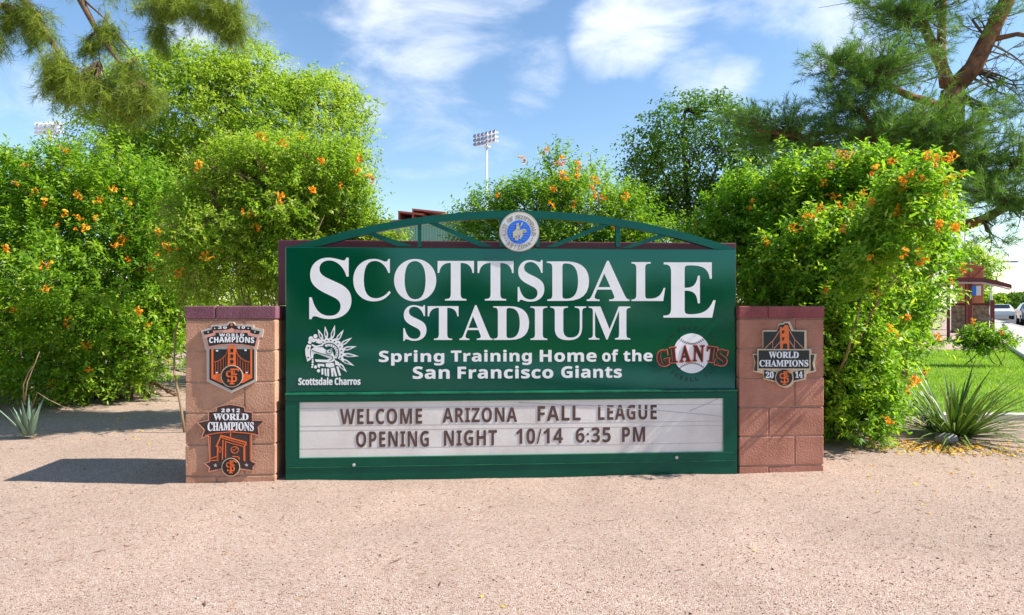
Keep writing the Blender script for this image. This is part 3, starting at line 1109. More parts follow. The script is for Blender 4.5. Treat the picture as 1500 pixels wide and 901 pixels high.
def shoots(rg, lobes, n, inner=.3, zmin=.03, lump=.4, lfreq=3.0, up=.55):
    """points on and in lumpy lobes with outward, upward directions; also how far out each lies"""
    Lb = np.array(lobes)
    Lb[:, 3:] *= .93
    ar = (Lb[:, 3] * Lb[:, 5] + Lb[:, 3] * Lb[:, 4] + Lb[:, 4] * Lb[:, 5])
    k = rg.choice(len(Lb), n * 4, p=ar / ar.sum())
    d = unit(rg.normal(size=(n * 4, 3)))
    lp = wob(d + Lb[k, :3], 11, lfreq)
    r = 1 + lump * lp
    ins = rg.random(n * 4) < inner
    t = np.where(ins, rg.uniform(.25, .9, n * 4), 1 - np.abs(rg.normal(0, .07, n * 4)))
    p = Lb[k, :3] + d * Lb[k, 3:6] * (r * t)[:, None]
    # drop what lies deep inside another lobe
    deep = np.zeros(len(p), bool)
    for q in Lb:
        e = np.linalg.norm((p - q[:3]) / q[3:6], axis=1)
        deep |= (e < .7)
    sc = float(Lb[:, 3:6].mean())
    gap = wob(p, 12, 2.6 / sc)
    long_ = (rg.random(len(p)) < .30) & (wob(p, 14, 5.0 / sc) > .25)
    p = np.where((long_ & ~ins)[:, None], Lb[k, :3] + (p - Lb[k, :3]) * rg.uniform(1.04, 1.22, len(p))[:, None], p)
    keep = (p[:, 2] > zmin) & (~deep | (rg.random(len(p)) < .35)) & ((gap > .0) | (rg.random(len(p)) < .22))
    p, d, t = p[keep][:n], d[keep][:n], t[keep][:n]
    o = unit(d * .8 + np.array((0, 0, up)) + rg.normal(0, .38, p.shape))
    return p, o, t


def leaves_on(rg, p, d, ln, nl, L, Wd, droop=.15, spread=.85, lim=None, jit=.25):
    """nl leaves along each shoot -> verts, quads, tint"""
    n = len(p)
    if not hasattr(ln, '__len__'):
        ln = ln * rg.uniform(.6, 1.3, n)
    t = (np.arange(nl) + rg.random((n, nl)) * .8) / nl
    base = p[:, None] + d[:, None] * (ln[:, None] * t)[..., None]
    base[..., 2] -= droop * ln[:, None] * t ** 2 * 1.2
    a = (np.arange(nl) * 2.4)[None] + rg.uniform(0, 6.28, (n, 1)) + rg.normal(0, .4, (n, nl))
    ref = np.where(np.abs(d[:, 2:3]) < .9, np.array([[0, 0, 1.]]), np.array([[1., 0, 0]]))
    s1 = unit(np.cross(d, ref))
    s2 = np.cross(d, s1)
    rad = s1[:, None] * np.cos(a)[..., None] + s2[:, None] * np.sin(a)[..., None]
    ax = d[:, None] * .55 + rad * spread + rg.normal(0, jit, (n, nl, 3))
    ax[..., 2] -= droop
    ax = unit(ax.reshape(-1, 3))
    base = base.reshape(-1, 3)
    N = len(base)
    up = unit(rg.normal(0, .55, (N, 3)) + np.array((0.1, -.1, 1.)))
    sd = unit(np.cross(ax, up))
    nm = np.cross(sd, ax)
    l = L * rg.uniform(.6, 1.25, N)[:, None]
    w_ = Wd * rg.uniform(.7, 1.2, N)[:, None]
    V = np.empty((N, 4, 3))
    V[:, 0] = base
    V[:, 1] = base + ax * l * .48 + sd * w_ * .5 + nm * w_ * .18
    V[:, 2] = base + ax * l - nm * l * .12
    V[:, 3] = base + ax * l * .48 - sd * w_ * .5 + nm * w_ * .18
    V[..., 2] = np.maximum(V[..., 2], .012)
    F = np.arange(4 * N).reshape(-1, 4)
    ts = np.repeat(rg.normal(0, .15, n) + .16 * wob(p, 17, 3.0), nl)
    tint = np.clip(.5 + ts + rg.normal(0, .15, N), 0, 1)
    return V.reshape(-1, 3), F, np.repeat(tint, 4)


def curve_pts(a, b, rg, n=6, bend=.12, sag=0.0):
    a, b = np.array(a, float), np.array(b, float)
    L_ = np.linalg.norm(b - a)
    off = rg.normal(0, bend * L_, 3)
    pts = []
    for i in range(n + 1):
        t = i / n
        q = a + (b - a) * t + off * math.sin(math.pi * t) * .6 + rg.normal(0, .012 * L_, 3) * (0 < i < n)
        q[2] -= sag * L_ * math.sin(math.pi * t)
        pts.append(q)
    return pts


def stems(rg, base, targets, r0, n_base=5, spread=.25, n=6, sides=5, mb_=None):
    mb_ = mb_ or MB()
    for q in targets:
        b = np.array(base) + np.array((rg.normal(0, spread), rg.normal(0, spread * .7), 0))
        pts = curve_pts(b, q, rg, n, .08)
        rr = r0 * rg.uniform(.6, 1.1)
        mb_.tube(pts, [rr * (1 - .8 * i / n) for i in range(n + 1)], sides)
    return mb_


FLOWER = leafmat('orange_trumpet_petal', [(.86, .22, .012), (.90, .38, .02), (.92, .56, .06)], .35, .5, .2, (1.1, .9, .6))


def flower_meshes():
    out = []
    for s in range(6):
        rg = np.random.default_rng(100 + s)
        V, F, T = [], [], []
        for k in range(rg.integers(4, 9)):
            d = unit(rg.normal(size=(1, 3)) * .8 + np.array(((0, -.25, .55),)))[0]
            rf = np.array((0, 0, 1.)) if abs(d[2]) < .9 else np.array((1., 0, 0))
            a = np.cross(d, rf)
            a /= np.linalg.norm(a)
            b = np.cross(d, a)
            st = rg.normal(0, .024, 3)
            L_ = rg.uniform(.04, .06)
            i0 = len(V)
            tt = rg.uniform(0, 1)
            for h, r in ((0, .003), (.55, .008), (.85, .0125), (1.0, .024)):
                for q in range(5):
                    an = q * 1.2566
                    V.append(st + d * (L_ * h) + (a * math.cos(an) + b * math.sin(an)) * r * rg.uniform(.85, 1.15))
                    T.append(np.clip(tt + (0.15 if h == 1 else 0), 0, 1))
            for j in range(3):
                for q in range(5):
                    q2 = (q + 1) % 5
                    F.append((i0 + j * 5 + q, i0 + j * 5 + q2, i0 + j * 5 + 5 + q2, i0 + j * 5 + 5 + q))
        o = np_mesh('flower_cluster', V, F, FLOWER, tint=T)
        out.append(o.data)
        bpy.data.objects.remove(o)
    return out


FLM = flower_meshes()


def put_flowers(root, rg, pts, pix, extra=0, size=1.0):
    """flower clusters on the shoot tips that lie nearest the given places and towards the viewer"""
    px = 750 + pts[:, 0] / pts[:, 1] * FPX
    py = 450.5 - (pts[:, 2] - EYE) / pts[:, 1] * FPX
    used = []
    n = 0
    for x, y in pix:
        dd = np.hypot(px - x, py - y)
        c = np.where(dd < 9)[0]
        if len(c) == 0:
            c = np.array([int(dd.argmin())])
        i = c[int(pts[c, 1].argmin())]
        used.append(pts[i] + np.array((0, -.03, .02)))
    front = np.where(pts[:, 1] < np.quantile(pts[:, 1], .5))[0]
    for i in rg.choice(front, extra) if extra else ():
        used.append(pts[i])
    o0 = Vector(root.location)
    for q in used:
        o = link('flower_cluster', FLM[int(rg.integers(len(FLM)))], root)
        o.location = Vector(q) - o0
        o.rotation_euler = (rg.normal(0, .25), rg.normal(0, .25), rg.uniform(0, 6.28))
        s_ = rg.uniform(.75, 1.25) * size
        o.scale = (s_, s_, s_)


def local(V, root):
    return V - np.array(root.location)


def bush(name, label, cat, base, lobes, n, seed, m, L, Wd, nl=13, ln=.3, inner=.32, lump=.52, stem_targets=(), r0=.02, stem_mat=BARK, droop=.15, flowers=(), extra=0, fsize=1.0, group=None, up=.75, zmin=.03, twigs=0, nb=.3, stem_name='stem', lfreq=3.0, spread=.85):
    rg = np.random.default_rng(seed)
    root = empty(name, base, 0, label, cat, group)
    p, d, t = shoots(rg, lobes, n, inner, zmin, lump, lfreq, up)
    lens = ln * rg.uniform(.6, 1.35, len(p))
    V, F, T = leaves_on(rg, p, d, lens, nl, L, Wd, droop, spread)
    np_mesh('foliage', local(V, root), F, m, root, T)
    mb_ = MB()
    b0 = np.array((0., 0, -.05))
    o0 = np.array(base)
    tg = [np.array(q) - o0 for q in stem_targets]
    Lb = np.array(lobes)
    for q in Lb:
        for _ in range(2):
            tg.append(q[:3] + rg.normal(0, .45, 3) * q[3:6] - o0)
    stems(rg, b0, tg, r0, spread=nb, mb_=mb_)
    # twigs that carry the shoots
    idx = rg.choice(len(p), min(len(p), 160 + twigs), replace=False)
    for i in idx:
        q = Lb[int(np.linalg.norm((p[i] - Lb[:, :3]) / Lb[:, 3:6], axis=1).argmin())]
        a = q[:3] + (p[i] - q[:3]) * rg.uniform(.2, .6)
        e = p[i] + d[i] * lens[i] * .8
        mb_.tube([x - o0 for x in curve_pts(a, e, rg, 4, .07)], [.007, .006, .005, .0035, .002], 4, False)
    mb_.build(stem_name, stem_mat, root)
    tips = p + d * lens[:, None] * .95
    if len(flowers) or extra:
        vis = t > .8
        put_flowers(root, rg, tips[vis], flowers, extra, fsize)
    return root


G_TEC = leafmat('bright_bush_leaf', [(.07, .18, .015), (.15, .32, .022), (.29, .48, .035), (.48, .58, .08)], .52)
G_TEC2 = leafmat('yellow_bush_leaf', [(.07, .19, .018), (.17, .36, .026), (.32, .52, .042), (.54, .64, .09)], .55)
G_MID = leafmat('olive_bush_leaf', [(.13, .26, .022), (.25, .42, .035), (.38, .53, .06), (.56, .56, .18)], .56)
G_ASH = leafmat('yellow_green_tree_leaf', [(.16, .29, .025), (.28, .43, .04), (.40, .54, .06), (.54, .62, .12)], .55)
G_DARK = leafmat('dark_tree_leaf', [(.055, .14, .015), (.10, .22, .022), (.18, .33, .035)], .42)

# big flowering bush on the left
bush('flowering_bush', 'tall broad flowering bush with orange trumpet blooms at the left edge behind the grey aloe', 'bush', (-4.9, 7.9, 0),
     [lobe(70, 420, 150, 165, 7.9), lobe(185, 400, 105, 150, 7.8), lobe(35, 300, 90, 75, 8.0), lobe(140, 312, 78, 60, 8.0), lobe(232, 350, 60, 80, 8.1), lobe(-90, 400, 130, 190, 8.2), lobe(100, 505, 160, 75, 7.6), lobe(195, 495, 48, 70, 7.8), lobe(235, 420, 30, 70, 8.1)],
     10500, 1, G_TEC, .066, .027, nl=13, ln=.25, r0=.028, stem_targets=[(-5.2, 7.4, 1.2), (-4.6, 7.3, 1.4), (-5.6, 7.5, 1.0)],
     flowers=[(30, 275), (75, 300), (98, 310), (165, 282), (152, 296), (180, 303), (198, 311), (117, 300), (135, 325), (135, 340), (112, 328), (92, 330), (177, 332), (192, 357), (176, 330), (180, 350), (240, 340), (225, 385), (230, 398), (168, 368), (190, 375), (72, 392), (75, 430), (105, 457), (102, 480), (187, 500), (130, 512), (140, 545), (238, 373), (232, 350), (205, 395), (24, 450), (15, 378), (95, 372), (210, 462), (248, 530), (42, 245), (100, 222)], extra=14, fsize=.74)
# twiggy bush behind the left pier
bush('twiggy_bush', 'olive green bush with bare brown lower stems and few orange blooms behind the left pier', 'bush', (-2.4, 6.15, 0),
     [lobe(330, 322, 80, 60, 6.15), lobe(290, 385, 34, 50, 6.1), lobe(385, 385, 26, 46, 6.1), lobe(430, 285, 95, 75, 6.22), lobe(490, 312, 48, 58, 6.29), lobe(370, 245, 70, 40, 6.36), lobe(440, 370, 75, 60, 6.36), lobe(535, 350, 40, 18, 6.43), lobe(400, 300, 50, 50, 6.29)],
     6200, 2, G_MID, .044, .02, nl=13, ln=.2, inner=.42, r0=.014, stem_mat=TWIG, twigs=380, nb=.35,
     stem_targets=[P(x, y, 6.05) for x, y in ((290, 360), (310, 350), (330, 340), (345, 330), (360, 330), (375, 335), (395, 330), (410, 345), (425, 350), (440, 360), (300, 390), (400, 380), (380, 300), (350, 290))],
     flowers=[(297, 254), (390, 211), (415, 212), (445, 216), (468, 240), (503, 267), (530, 258), (537, 266), (365, 323), (352, 313), (525, 240), (245, 372), (270, 400), (310, 376), (455, 283), (382, 345), (420, 300)], fsize=.72)
# centre bush behind the arch
bush('upright_bush', 'orange flowering bush with upright leafy spikes showing above the middle of the arch', 'bush', (.55, 6.6, 0),
     [lobe(785, 345, 58, 80, 6.60), lobe(855, 325, 62, 66, 6.60), lobe(735, 335, 58, 48, 6.70), lobe(822, 282, 30, 48, 6.60), lobe(895, 335, 50, 50, 6.70), lobe(800, 450, 120, 90, 6.60), lobe(960, 400, 70, 60, 6.80)],
     5200, 3, G_TEC, .046, .019, nl=14, ln=.28, up=1.0, lump=.34, r0=.02,
     flowers=[(806, 224), (812, 242), (826, 240), (818, 268), (830, 258), (840, 250), (853, 262), (862, 282), (876, 262), (818, 285), (832, 292), (845, 298), (870, 292), (880, 300), (912, 285), (918, 305), (722, 287), (768, 246), (850, 322), (905, 330), (1020, 335), (800, 300)], fsize=.66)
# big bush on the right
bush('flowering_bush', 'large rounded yellow green bush covered in orange blooms overhanging the right pier', 'bush', (2.85, 5.85, 0),
     [lobe(1180, 370, 105, 110, 5.9), lobe(1240, 350, 92, 86, 5.9), lobe(1105, 325, 60, 60, 6.1), lobe(1290, 300, 52, 55, 5.8), lobe(1245, 445, 105, 115, 5.7), lobe(1220, 550, 60, 100, 5.45), lobe(1266, 445, 50, 80, 5.7), lobe(1215, 300, 52, 36, 6.0), lobe(1274, 380, 40, 55, 5.7), lobe(1100, 420, 60, 90, 6.2), lobe(1235, 615, 52, 50, 5.3), lobe(1215, 500, 70, 80, 5.3), lobe(1246, 555, 48, 66, 5.45), lobe(1315, 325, 30, 46, 4.5, .2), lobe(1280, 392, 28, 42, 4.55, .2), lobe(1338, 288, 24, 24, 4.5, .18), lobe(1350, 330, 30, 40, 5.6)],
     11500, 4, G_TEC2, .056, .023, nl=13, ln=.21, r0=.022, stem_mat=TWIG, twigs=60, stem_targets=[P(1180, 420, 5.5), P(1195, 380, 5.5), P(1235, 360, 5.5)],
     flowers=[(1100, 308), (1092, 306), (1120, 357), (1165, 345), (1170, 365), (1185, 320), (1192, 328), (1198, 318), (1207, 240), (1225, 228), (1235, 232), (1205, 270), (1218, 285), (1225, 300), (1280, 255), (1300, 240), (1310, 275), (1335, 265), (1340, 262), (1355, 238), (1365, 245), (1375, 255), (1384, 240), (1395, 232), (1390, 262), (1402, 258), (1380, 275), (1312, 282), (1310, 308), (1340, 302), (1320, 310), (1380, 298), (1275, 308), (1378, 338), (1382, 345), (1370, 338), (1350, 388), (1400, 345), (1406, 395), (1400, 395), (1270, 415), (1280, 440), (1208, 430), (1345, 380), (1318, 382), (1390, 412), (1240, 340), (1250, 300), (1330, 340), (1290, 620), (1330, 555), (1335, 568), (1352, 545), (1320, 575), (1310, 500), (1292, 480), (1330, 465), (1375, 500), (1265, 385)], extra=14, fsize=.58)


# shrubs that close the view behind the left pier
bush('background_shrub', 'dense green shrub deep behind the left pier, under the shade tree', 'bush', (-3.9, 9.6, 0),
     [lobe(60, 440, 150, 75, 11), lobe(180, 425, 110, 75, 10.8), lobe(310, 420, 70, 80, 9.6), lobe(420, 400, 90, 80, 9.7), lobe(540, 400, 80, 60, 9.8), lobe(250, 430, 45, 60, 10.2), lobe(245, 365, 60, 60, 10.2), lobe(330, 350, 60, 50, 10.2), lobe(400, 480, 110, 60, 9.5)], 3600, 9, G_MID, .075, .034, nl=11, ln=.3, r0=.02)


def tree(name, label, base, lobes, n, seed, m, L, Wd, limbs, r0, nl=10, ln=.45, inner=.3, lump=.3, bark=BARK, group='trees behind the sign', twigs=120, up=.3, droop=.3, lfreq=1.6, cat='tree'):
    rg = np.random.default_rng(seed)
    root = empty(name, base, 0, label, cat, group)
    o0 = np.array(base)
    p, d, t = shoots(rg, lobes, n, inner, .3, lump, lfreq, up)
    lens = ln * rg.uniform(.6, 1.35, len(p))
    V, F, T = leaves_on(rg, p, d, lens, nl, L, Wd, droop)
    np_mesh('crown', V - o0, F, m, root, T)
    mb_ = MB()
    for pts, ra, rb in limbs:
        pts = [np.array(q) - o0 for q in pts]
        k = len(pts) - 1
        mb_.tube(pts, [ra + (rb - ra) * i / k for i in range(k + 1)], 8)
    Lb = np.array(lobes)
    nodes = np.array([np.array(q) for pts, _, _ in limbs for q in pts[1:]])
    for q in Lb:
        for _ in range(5):
            e = q[:3] + rg.normal(0, .42, 3) * q[3:6]
            a = nodes[int(np.linalg.norm(nodes - e, axis=1).argmin())]
            mb_.tube([x - o0 for x in curve_pts(a, e, rg, 5, .1)], [r0 * f for f in (.32, .28, .22, .17, .12, .07)], 5, False)
    for i in rg.choice(len(p), min(len(p), twigs), replace=False):
        q = Lb[int(np.linalg.norm((p[i] - Lb[:, :3]) / Lb[:, 3:6], axis=1).argmin())]
        a = q[:3] + (p[i] - q[:3]) * rg.uniform(.1, .5)
        mb_.tube([x - o0 for x in curve_pts(a, p[i] + d[i] * lens[i] * .8, rg, 4, .08)], [r0 * f for f in (.12, .1, .08, .05, .03)], 4, False)
    mb_.build('trunk', bark, root)
    return root


q = lambda x, y, Y: tuple(P(x, y, Y))
B1 = (-5.0, 11.5, 0)
tree('shade_tree', 'airy yellow green shade tree rising behind the twiggy bush', B1,
     [lobe(250, 160, 100, 75, 11.5), lobe(350, 165, 85, 70, 11.5), lobe(450, 205, 75, 80, 11.7), lobe(170, 210, 65, 55, 11.3), lobe(290, 105, 60, 32, 11.5), lobe(370, 110, 45, 38, 11.6), lobe(460, 150, 38, 36, 11.7), lobe(320, 250, 110, 60, 11.4), lobe(500, 260, 40, 55, 11.8), lobe(230, 250, 70, 60, 11.4)],
     8400, 21, G_ASH, .08, .031,
     [([B1, (-4.95, 11.5, 1.0), q(352, 330, 11.5), q(350, 240, 11.5)], .12, .06), ([q(350, 320, 11.5), q(290, 270, 11.4), q(240, 215, 11.3), q(190, 185, 11.2)], .06, .02), ([q(350, 300, 11.5), q(345, 220, 11.6), q(320, 150, 11.6), q(300, 110, 11.6)], .06, .015),
      ([q(352, 300, 11.5), q(410, 240, 11.7), q(450, 180, 11.8), q(462, 140, 11.8)], .05, .015), ([q(350, 310, 11.5), q(310, 220, 11.3), q(265, 150, 11.3)], .04, .012)], .10, nl=10, ln=.45, inner=.28, lump=.5)
B2 = (4.3, 14.0, 0)
tree('leafy_tree', 'dark green leafy tree with dark trunks between the centre bush and the pine', B2,
     [lobe(1024, 235, 85, 75, 14), lobe(1074, 260, 60, 75, 14.2), lobe(969, 260, 45, 40, 13.9), lobe(1034, 175, 50, 28, 14), lobe(1109, 210, 40, 40, 14.3), lobe(954, 210, 26, 40, 14), lobe(1044, 310, 70, 40, 14.3), lobe(964, 340, 70, 35, 14.6)],
     3000, 22, G_DARK, .09, .05,
     [([B2, (4.0, 14, 1.5), q(1010, 330, 14), q(1005, 250, 14)], .13, .05), ([q(1010, 340, 14), q(985, 280, 14), q(960, 230, 14)], .06, .02), ([q(1010, 330, 14), q(1040, 270, 14.1), q(1060, 220, 14.2)], .06, .02), ([q(1005, 260, 14), q(1000, 200, 14), q(1005, 160, 14)], .045, .015)], .11, nl=9, ln=.5, inner=.3, lump=.36, bark=mat('dark_bark', (.05, .038, .03), .95, .1), droop=.35)


# ------------------------------------------------------------------ pines
def needles(rg, pts, dirs, nn, L, wd, tl):
    """bottle-brush tufts: needles round a short twig from each point along its direction"""
    n = len(pts)
    t = rg.random((n, nn))
    base = pts[:, None] + dirs[:, None] * (tl * t)[..., None]
    rad = unit(rg.normal(size=(n * nn, 3))).reshape(n, nn, 3)
    ax = unit((dirs[:, None] * 1.0 + rad * .95).reshape(-1, 3))
    base = base.reshape(-1, 3)
    N = len(base)
    sd = unit(np.cross(ax, rg.normal(size=(N, 3))))
    l = L * rg.uniform(.65, 1.2, N)[:, None]
    V = np.stack([base - sd * wd / 2, base + sd * wd / 2, base + ax * l], 1).reshape(-1, 3)
    tint = np.clip(.5 + np.repeat(rg.normal(0, .2, n), nn) + rg.normal(0, .12, N), 0, 1)
    return V, np.arange(3 * N).reshape(-1, 3), np.repeat(tint, 3)


def pine_masses(rg, masses, nodes, per=7, tuft_len=.1, flat=.55, droop=.0):
    """each mass: (centre, radii, tufts): sprays of tufts on twigs that grow from the nearest limb"""
    P_, D_, tw = [], [], []
    for c, rad, n in masses:
        c, rad = np.array(c), np.array(rad)
        a = nodes[int(np.linalg.norm(nodes - c, axis=1).argmin())]
        ns = max(3, n // per)
        for _ in range(ns):
            dd = unit(rg.normal(size=(1, 3)))[0]
            e = c + dd * rad * rg.uniform(.35, 1.25)
            m_ = a + (c - a) * rg.uniform(.3, .9) + rg.normal(0, .15, 3) * rad
            ang = unit(((e - m_) * np.array((1, 1, .6)) + np.array((0, 0, .12 - droop)))[None])[0]
            tw.append((a, m_, e))
            for j in range(per):
                s = rg.uniform(.35, 1.0)
                q_ = m_ + (e - m_) * s + rg.normal(0, .11, 3) * (rad.mean() * .8 + .1)
                P_.append(q_)
                D_.append(unit((ang + rg.normal(0, .45, 3) + np.array((0, 0, .18 - droop)))[None])[0])
    return np.array(P_), np.array(D_), tw


PINE_G = leafmat('pine_needle', [(.07, .15, .03), (.14, .26, .05), (.24, .40, .08)], .4, .5, .3)
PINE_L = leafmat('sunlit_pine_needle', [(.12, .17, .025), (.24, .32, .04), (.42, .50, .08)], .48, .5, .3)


def pine(label, base, limbs, masses, seed, nn, L, wd, tl, m, deads=(), per=7, droop=0., bark=PINEBARK, tube_r=.012, mult=1.0, fat=1.0):
    masses = [(c, tuple(x * fat for x in r_), int(n_ * mult)) for c, r_, n_ in masses]
    rg = np.random.default_rng(seed)
    root = empty('pine_tree', base, 0, label, 'tree')
    o0 = np.array(base)
    nodes = np.array([np.array(x) for pts, _, _ in limbs for x in pts[1:]])
    p, d, tw = pine_masses(rg, masses, nodes, per, tl, droop=droop)
    V, F, T = needles(rg, p, d, nn, L, wd, tl)
    np_mesh('crown', V - o0, F, m, root, T)
    mb_ = MB()
    for pts, ra, rb in limbs:
        k = len(pts) - 1
        mb_.tube([np.array(x) - o0 for x in pts], [ra + (rb - ra) * i / k for i in range(k + 1)], 9)
    mb_.build('trunk', bark, root)
    mb_ = MB()
    for a, b, e in tw:
        c1 = curve_pts(a, b, rg, 3, .06)
        c2 = curve_pts(b, e, rg, 3, .06)
        r_ = [tube_r * f for f in (1.5, 1.3, 1.1, .9)]
        mb_.tube([x - o0 for x in c1], r_, 4, False)
        mb_.tube([x - o0 for x in c2], [tube_r * f for f in (.9, .7, .5, .3)], 4, False)
    mb_.build('branch', BARK, root)
    if len(deads):
        mb_ = MB()
        for a, e in deads:
            c1 = curve_pts(a, e, rg, 6, .1)
            mb_.tube([x - o0 for x in c1], [.02, .018, .016, .013, .01, .007, .004], 5, False)
            for k in range(7):
                i = int(rg.integers(1, 6))
                L_ = np.linalg.norm(np.array(e) - np.array(a))
                e2 = c1[i] + rg.normal(0, .22, 3) * L_
                mb_.tube([x - o0 for x in curve_pts(c1[i], e2, rg, 3, .12)], [.009, .007, .005, .003], 4, False)
        mb_.build('dead_branch', DEADTWIG, root)
    return root


def pm(x, y, rx, ry, Y, n, dy=None):
    k = Y / FPX
    return (P(x, y, Y), (rx * k, dy or (rx * k * .8), ry * k), n)


BP = (6.15, 10.2, 0)
T0 = q(1374, 330, 10.2)
FK = q(1395, 132, 10.2)
rgd = np.random.default_rng(77)
dead = [(q(*a, 10.2), q(*b, Y)) for a, b, Y in (((1420, 100), (1500, 60), 9.8), ((1440, 60), (1520, 110), 10.5), ((1420, 110), (1490, 150), 9.9), ((1400, 150), (1510, 135), 10.6), ((1395, 180), (1480, 170), 9.6), ((1450, 30), (1510, 10), 10), ((1385, 110), (1340, 130), 9.8), ((1370, 70), (1310, 60), 10), ((1395, 200), (1340, 205), 9.7), ((1400, 130), (1460, 90), 9.9), ((1430, 90), (1460, 140), 10.2), ((1400, 190), (1500, 200), 10), ((1300, 190), (1190, 185), 9.6), ((1440, 70), (1500, 90), 10), ((1375, 40), (1330, 15), 9.9), ((1350, 0), (1290, 40), 9.9))]
pine('tall pine with orange bark and sparse dark green boughs filling the upper right', BP,
     [([BP, (6.4, 10.2, 1.2), T0, q(1392, 240, 10.2), FK], .24, .17),
      ([FK, q(1425, 100, 10.1), q(1445, 60, 10.1), q(1475, 0, 10.0), q(1500, -80, 10)], .15, .10),
      ([FK, q(1385, 110, 10.2), q(1370, 75, 10.2), q(1345, 20, 10.3), q(1330, -60, 10.3)], .10, .06),
      ([q(1385, 125, 10.25), q(1378, 80, 10.5), q(1380, 20, 10.7), q(1385, -60, 10.9)], .09, .05),
      ([q(1392, 230, 10.2), q(1340, 222, 9.9), q(1290, 200, 9.6), q(1262, 165, 9.5)], .09, .03), ([q(1392, 225, 10.2), q(1320, 230, 10.1), q(1240, 190, 9.9), q(1170, 200, 9.7), q(1110, 190, 9.6)], .08, .02),
      ([q(1392, 160, 10.2), q(1330, 140, 9.7), q(1270, 110, 9.5), q(1215, 85, 9.4)], .07, .02),
      ([T0, q(1415, 330, 9.9), q(1440, 322, 9.7), q(1480, 300, 9.5), q(1540, 290, 9.3)], .10, .05), ([q(1392, 250, 10.2), q(1430, 260, 9.9), q(1480, 250, 9.6)], .07, .03),
      ([q(1445, 60, 10.1), q(1490, 50, 9.9), q(1550, 60, 9.7)], .05, .02)],
     [pm(1270, 120, 70, 38, 9.4, 330), pm(1230, 90, 36, 16, 9.3, 90), pm(1310, 90, 55, 28, 9.5, 180), pm(1330, 40, 50, 26, 9.9, 150), pm(1290, 15, 40, 16, 9.9, 80), pm(1370, 10, 50, 18, 10, 120),
      pm(1140, 190, 50, 26, 9.7, 200), pm(1200, 215, 52, 28, 9.7, 230), pm(1105, 170, 30, 12, 9.7, 60), pm(1270, 195, 56, 30, 9.7, 240), pm(1350, 185, 60, 30, 9.6, 260), pm(1390, 195, 44, 40, 9.4, 260), pm(1330, 225, 50, 22, 9.8, 160), pm(1430, 225, 44, 30, 9.7, 150),
      pm(1450, 280, 52, 32, 9.4, 240), pm(1490, 235, 36, 34, 9.5, 140), pm(1420, 250, 34, 28, 9.7, 120), pm(1500, 315, 30, 24, 9.3, 90), pm(1455, 345, 16, 26, 9.4, 34), pm(1430, 30, 30, 18, 10, 40), pm(1490, 130, 26, 20, 9.8, 44), pm(1460, 170, 28, 16, 9.8, 50), pm(1545, 30, 40, 50, 10, 90), pm(1400, -50, 150, 40, 10.2, 260), pm(1590, 180, 70, 90, 10, 260), pm(1255, 160, 40, 24, 9.5, 130)],
     31, 34, .13, .0068, .22, PINE_G, dead, per=5, mult=1.0, fat=1.32)

# pine boughs overhead on the left; the trunk stands outside the picture
BL = (-5.6, 4.3, 0)
J = q(-90, -60, 4.7)
pine('pine whose sunlit needle boughs hang down into the upper left corner', BL,
     [([BL, (-5.55, 4.3, 2.0), (-5.4, 4.4, 3.6), (-5.3, 4.5, 5.2), (-5.4, 4.5, 6.6)], .2, .08),
      ([(-5.4, 4.4, 3.9), J, q(30, -8, 4.8), q(60, 38, 4.8), q(82, 70, 4.8), q(92, 95, 4.8)], .05, .006), ([J, q(60, -45, 4.9), q(116, -4, 4.9), q(142, 45, 4.9), q(170, 85, 4.9), q(205, 120, 4.9)], .04, .006),
      ([q(116, -6, 4.9), q(150, 24, 4.9), q(200, 85, 4.95)], .010, .003), ([q(142, 45, 4.9), q(146, 90, 4.9)], .008, .003),
      ([J, q(60, -70, 5.1), q(190, -40, 5.1), q(260, -6, 5.1), q(330, 8, 5.1)], .04, .01), ([q(200, -36, 5.1), q(228, 5, 5.1), q(236, 45, 5.1)], .014, .004), ([J, q(0, 5, 4.7), q(-6, 40, 4.7)], .02, .005)],
     [pm(25, 18, 28, 18, 4.8, 130), pm(52, 40, 20, 16, 4.8, 90), pm(-8, 55, 14, 14, 4.7, 50), pm(60, 8, 16, 8, 4.8, 40), pm(88, 95, 26, 22, 4.8, 190), pm(98, 122, 20, 20, 4.8, 130), pm(130, 125, 28, 22, 4.85, 200), pm(128, 60, 9, 10, 4.9, 50), pm(155, 42, 16, 16, 4.9, 95), pm(200, 135, 20, 24, 4.9, 170), pm(172, 150, 24, 16, 4.9, 120), pm(188, 95, 16, 14, 4.9, 70), pm(222, 138, 12, 14, 4.9, 60),
      pm(320, 14, 36, 22, 5.1, 290), pm(338, 34, 20, 16, 5.1, 130), pm(268, 0, 36, 14, 5.1, 180), pm(236, 42, 13, 20, 5.1, 90), pm(230, 5, 22, 10, 5.1, 80), pm(-60, 20, 50, 50, 4.8, 200), pm(-150, -120, 120, 80, 4.8, 350), pm(150, -60, 120, 22, 5.0, 200)],
     32, 26, .085, .003, .12, PINE_L, per=5, droop=.55, bark=BARK, tube_r=.004, mult=1.05, fat=1.35)


